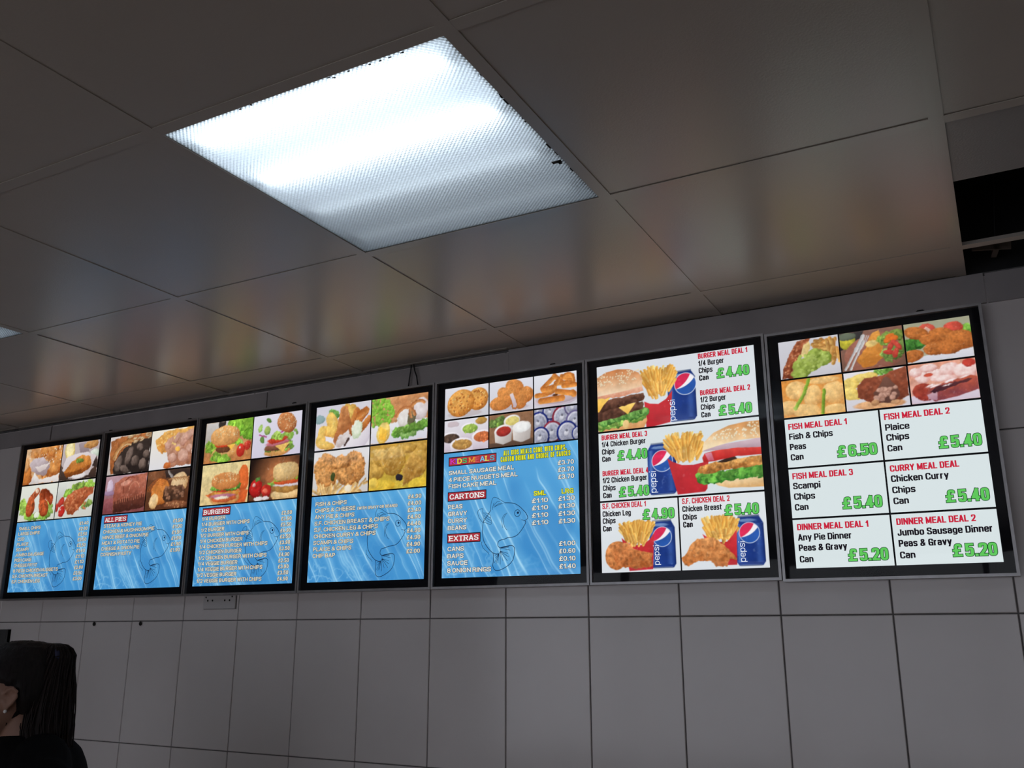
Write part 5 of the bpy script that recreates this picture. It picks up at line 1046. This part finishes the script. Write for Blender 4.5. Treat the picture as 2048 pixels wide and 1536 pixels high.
# ears: rim, inner fold and lobe
for sd in (1, -1):
    rim = [(.006, .074, -.016), (-.004, .080, -.004), (-.012, .086, .010), (-.011, .088, .022), (-.003, .086, .029), (.008, .081, .027), (.013, .076, .018)]
    pts = [vec(a, sd * c, d) for a, c, d in rim]; rr_ = [.0042, .0046, .0048, .0046, .0044, .0042, .0038]
    cone_chain(body, pts, rr_, 10)
    cone_chain(body, [vec(-.001, sd * .076, -.004), vec(-.004, sd * .079, .008), vec(.000, sd * .080, .018)], [.0045, .004, .0036], 10)
    body.ball(vec(.007, sd * .0745, -.021), (.0062, .0045, .0075), 12, 8)
    cone_chain(body, [vec(-.004, sd * .072, -.004), vec(-.002, sd * .076, .020)], [.006, .006], 10)
    cone_chain(body, [vec(.012, sd * .0725, -.002), vec(.010, sd * .074, -.012)], [.0045, .005], 10)
for sd in (1, -1):                                    # lids and brows
    body.ball(vec(.0765, sd * .029, .0215), (.0135, .0150, .0085), 16, 8); body.ball(vec(.0755, sd * .029, .0085), (.0125, .0145, .0060), 16, 8)
    cone_chain(body, [vec(.094, sd * .006, -.022), vec(.089, sd * .012, -.024)], [.006, .005], 10)
# neck and trunk
body.loft(rings([(-.02, -.02, .055, 0, .05), (-.05, -.032, .056, 0, .052), (-.08, -.045, .060, 0, .056), (-.10, -.058, .070, 0, .075), (-.125, -.072, .084, 0, .11)]), 28)
trunk = [(-.095, -.062, .07, 0, .07), (-.12, -.075, .090, 0, .115), (-.15, -.076, .094, 0, .160), (-.19, -.076, .104, 0, .180), (-.28, -.075, .112, 0, .170), (-.40, -.055, .100, 0, .145), (-.50, -.045, .098, 0, .140), (-.60, -.045, .112, 0, .165), (-.68, -.05, .118, 0, .175), (-.76, -.045, .10, 0, .16)]
body.loft(rings(trunk), 36)
arms = {}
for sd in (1, -1):
    sh = vec(-.085, sd * .175, -.185); el = vec(-.075, sd * .225, -.47); wr = vec(.14, sd * .17, -.56)
    arms[sd] = (sh, el, wr)
    cone_chain(body, [vec(-.08, sd * .10, -.135), sh, sh.lerp(el, .5), el, el.lerp(wr, .4), wr], [.055, .056, .047, .040, .038, .026])
    hd = (wr - el).normalized(); pal = wr + hd * .055
    cone_chain(body, [wr, wr + hd * .03, pal], [.025, .030, .030])
    lat = Vector((0, 1, 0)); dn = Vector((0, 0, -1))
    for k, (o_, ln) in enumerate(((-.027, .068), (-.009, .078), (.009, .073), (.026, .058))):
        a0 = pal + lat * o_ + hd * .018; a1 = a0 + hd * ln * .45; a2 = a1 + (hd * .75 + dn * .6) * ln * .35; a3 = a2 + (hd * .35 + dn * .9) * ln * .28
        cone_chain(body, [a0, a1, a2, a3], [.0095, .009, .0082, .007], 10)
    th = wr + hd * .03 - lat * sd * .026; cone_chain(body, [th, th + hd * .03 - lat * sd * .022 + dn * .008, th + hd * .055 - lat * sd * .026 + dn * .016], [.012, .0105, .008], 10)
    hip = vec(-.045, sd * .09, -.74); kn = vec(-.03, sd * .095, -1.04); an = vec(-.06, sd * .095, -1.41)
    cone_chain(body, [hip, hip.lerp(kn, .5), kn, kn.lerp(an, .35), an], [.088, .076, .056, .055, .036]); cone_chain(body, [an, vec(.0, sd * .1, -1.455), vec(.10, sd * .105, -1.465)], [.036, .034, .026])
bo = body.build('body', m_skin, person); voxel(bo, .0036, 3); tag(bo, 'bare neck, ear and face')
# eyes and mouth of the turned-away face
m_eye = pbr('eye_white', (.7, .68, .66), .3); m_iris = pbr('dark_iris', (.03, .018, .012), .2); m_lip = pbr('lips', (.34, .12, .10), .45)
for sd in (1, -1):
    b = MB(); b.ball(vec(.0755, sd * .029, .0155), .0112, 16, 10); e_ = b.build('eye', m_eye, person, True)
    b = MB(); b.ball(vec(.0848, sd * .029, .0155), (.0030, .0052, .0052), 12, 8); b.build('iris', m_iris, e_, True)
for sd in (1, -1):
    b = MB(); b.tube([vec(.094, sd * .012, .036), vec(.092, sd * .024, .040), vec(.085, sd * .038, .038), vec(.078, sd * .045, .033)], [.0022, .0030, .0028, .0012], 8); b.build('eyebrow', m_hair, person, True)
b = MB(); b.loft([(vec(.0885 - abs(q) * 18 * .0009, q, -.0505), X * .0050 * k, Vector((0, 0, .0042)) * k) for q, k in ((-.021, .25), (-.012, .8), (0, 1), (.012, .8), (.021, .25))], 12)
b.loft([(vec(.0870 - abs(q) * 18 * .0009, q, -.0595), X * .0055 * k, Vector((0, 0, .0050)) * k) for q, k in ((-.019, .25), (-.010, .8), (0, 1), (.010, .8), (.019, .25))], 12)
b.build('lips', m_lip, person, True)
# hair drawn back to the tie
TIE = vec(-.090, .03, .100)
bm = bmesh.new(); bmesh.ops.create_icosphere(bm, subdivisions=5, radius=1.0)
hv = []; nr = random.Random(3)
for v in bm.verts:
    x, y, z = v.co
    f = x * .109 - .001; l = y * .087; u = z * .126 + .010
    g_ = math.exp(-((f + .07) / .045) ** 2 - ((u - .11) / .05) ** 2); f -= .020 * g_; u += .012 * g_
    if z < -.1: l *= 1 - .30 * (-z - .1); f = f + (.035 * (-z) if x < 0 else 0)
    # behind this line the scalp is covered
    line_f = .078 if u > .085 else (.060 + (u - .085) * .3 if u > .058 else (.012 + (u - .036) * 2.2 if u > .036 else (-.014 + (u + .004) * .35 if u > -.03 else -.024 + (u + .03) * .8)))
    cover = (line_f - f) / .016
    ang = math.atan2(u - .118, l - .035); wv = .0016 * math.sin(ang * 46 + f * 20) + .001 * math.sin(ang * 83)
    k = max(0, min(1, cover)); k = k * k * (3 - 2 * k)
    s_ = (.80 + .20 * k) + wv * 8 * k
    if u < -.075: s_ *= .8
    hv.append((f * s_, l * s_, EZ + .012 + (u - .012) * s_))
ho = mesh_obj('hair', hv, [tuple(v.index for v in q.verts) for q in bm.faces], m_hair, person, smooth=True); bm.free()
b = MB()
tr = [(.130, -.098, .006, .03, .006), (.127, -.101, .020, .03, .020), (.119, -.105, .029, .03, .028), (.102, -.110, .036, .03, .032), (.072, -.106, .043, .03, .036), (.03, -.102, .052, .032, .040), (-.02, -.098, .058, .036, .042), (-.06, -.098, .062, .042, .042), (-.10, -.102, .058, .05, .042), (-.15, -.118, .05, .056, .040), (-.20, -.128, .040, .06, .036), (-.25, -.132, .028, .062, .028), (-.29, -.134, .010, .064, .012)]
tr = [(u, f + .013, hf * .90, l, hl) for u, f, hf, l, hl in tr]
b.loft([((f, l, EZ + u), X * hf, Y * hl) for u, f, hf, l, hl in tr], 30)
for i in range(420):
    a = nr.uniform(0, 6.283); q = nr.uniform(.80, 1.04); ph = nr.uniform(0, 6.28); am = nr.uniform(.001, .005); i0 = nr.randint(0, 3); i1 = nr.randint(9, 12)
    if nr.random() < .08: q = nr.uniform(1.04, 1.10)
    pts = []
    for j in range(i0, i1 + 1):
        u, f, hf, l, hl = tr[j]; w_ = am * math.sin(ph + j * 1.1); aa = a + .12 * math.sin(ph * 2 + j * .5)
        pts.append(vec(f + (hf * q + w_) * math.cos(aa), l + (hl * q + w_) * math.sin(aa), u))
    b.tube(pts, [.0012] + [.0016] * (len(pts) - 2) + [.0005], 5)
b.build('ponytail', m_tail, person, True)
b = MB(); b.tube([TIE + Vector((.004 * math.sin(q), .030 * math.cos(q), .024 * math.sin(q))) for q in np.linspace(0, 6.2832, 17)], .0065, 8, caps=False)
b.build('hair_tie', pbr('dark_blue_band', (.012, .012, .05), .7), person, True)
b = MB(); b.ball(vec(.008, .0815, -.0225), .0040, 12, 8); b.build('ear_stud', m_stud, person, True)
# black top, trousers, shoes
b = MB()
b.loft(rings([(-.080, -.052, .068, 0, .072), (-.092, -.062, .080, 0, .090), (-.12, -.074, .098, 0, .128), (-.15, -.078, .108, 0, .172), (-.19, -.078, .120, 0, .194), (-.28, -.078, .126, 0, .184), (-.40, -.058, .116, 0, .162), (-.50, -.047, .116, 0, .160), (-.60, -.045, .130, 0, .182), (-.66, -.048, .134, 0, .190)]), 40)
for sd in (1, -1):
    sh, el, wr = arms[sd]; cone_chain(b, [vec(-.08, sd * .10, -.138), sh, sh.lerp(el, .35), sh.lerp(el, .62)], [.066, .070, .064, .060])
top = b.build('black_top', m_shirt, person); voxel(top, .006, 4)
b = MB(); b.loft(rings([(-.63, -.046, .122, 0, .180), (-.70, -.05, .128, 0, .186), (-.78, -.045, .112, 0, .172)]), 36)
for sd in (1, -1):
    hip = vec(-.045, sd * .09, -.74); kn = vec(-.03, sd * .095, -1.04); an = vec(-.06, sd * .095, -1.41); cone_chain(b, [hip, hip.lerp(kn, .5), kn, kn.lerp(an, .35), an], [.096, .086, .068, .066, .056])
tro = b.build('trousers', m_trou, person); voxel(tro, .008, 3)
for sd in (1, -1):
    b = MB(); b.loft([((-.105, sd * .097, .045), Y * .020, Vector((0, 0, .035))), ((-.09, sd * .097, .05), Y * .036, Vector((0, 0, .049))), ((-.03, sd * .098, .045), Y * .041, Vector((0, 0, .044))), ((.05, sd * .10, .036), Y * .045, Vector((0, 0, .035))), ((.12, sd * .105, .027), Y * .040, Vector((0, 0, .026))), ((.15, sd * .107, .022), Y * .018, Vector((0, 0, .014)))], 20)
    b.build('shoe', m_shoe, person, True)
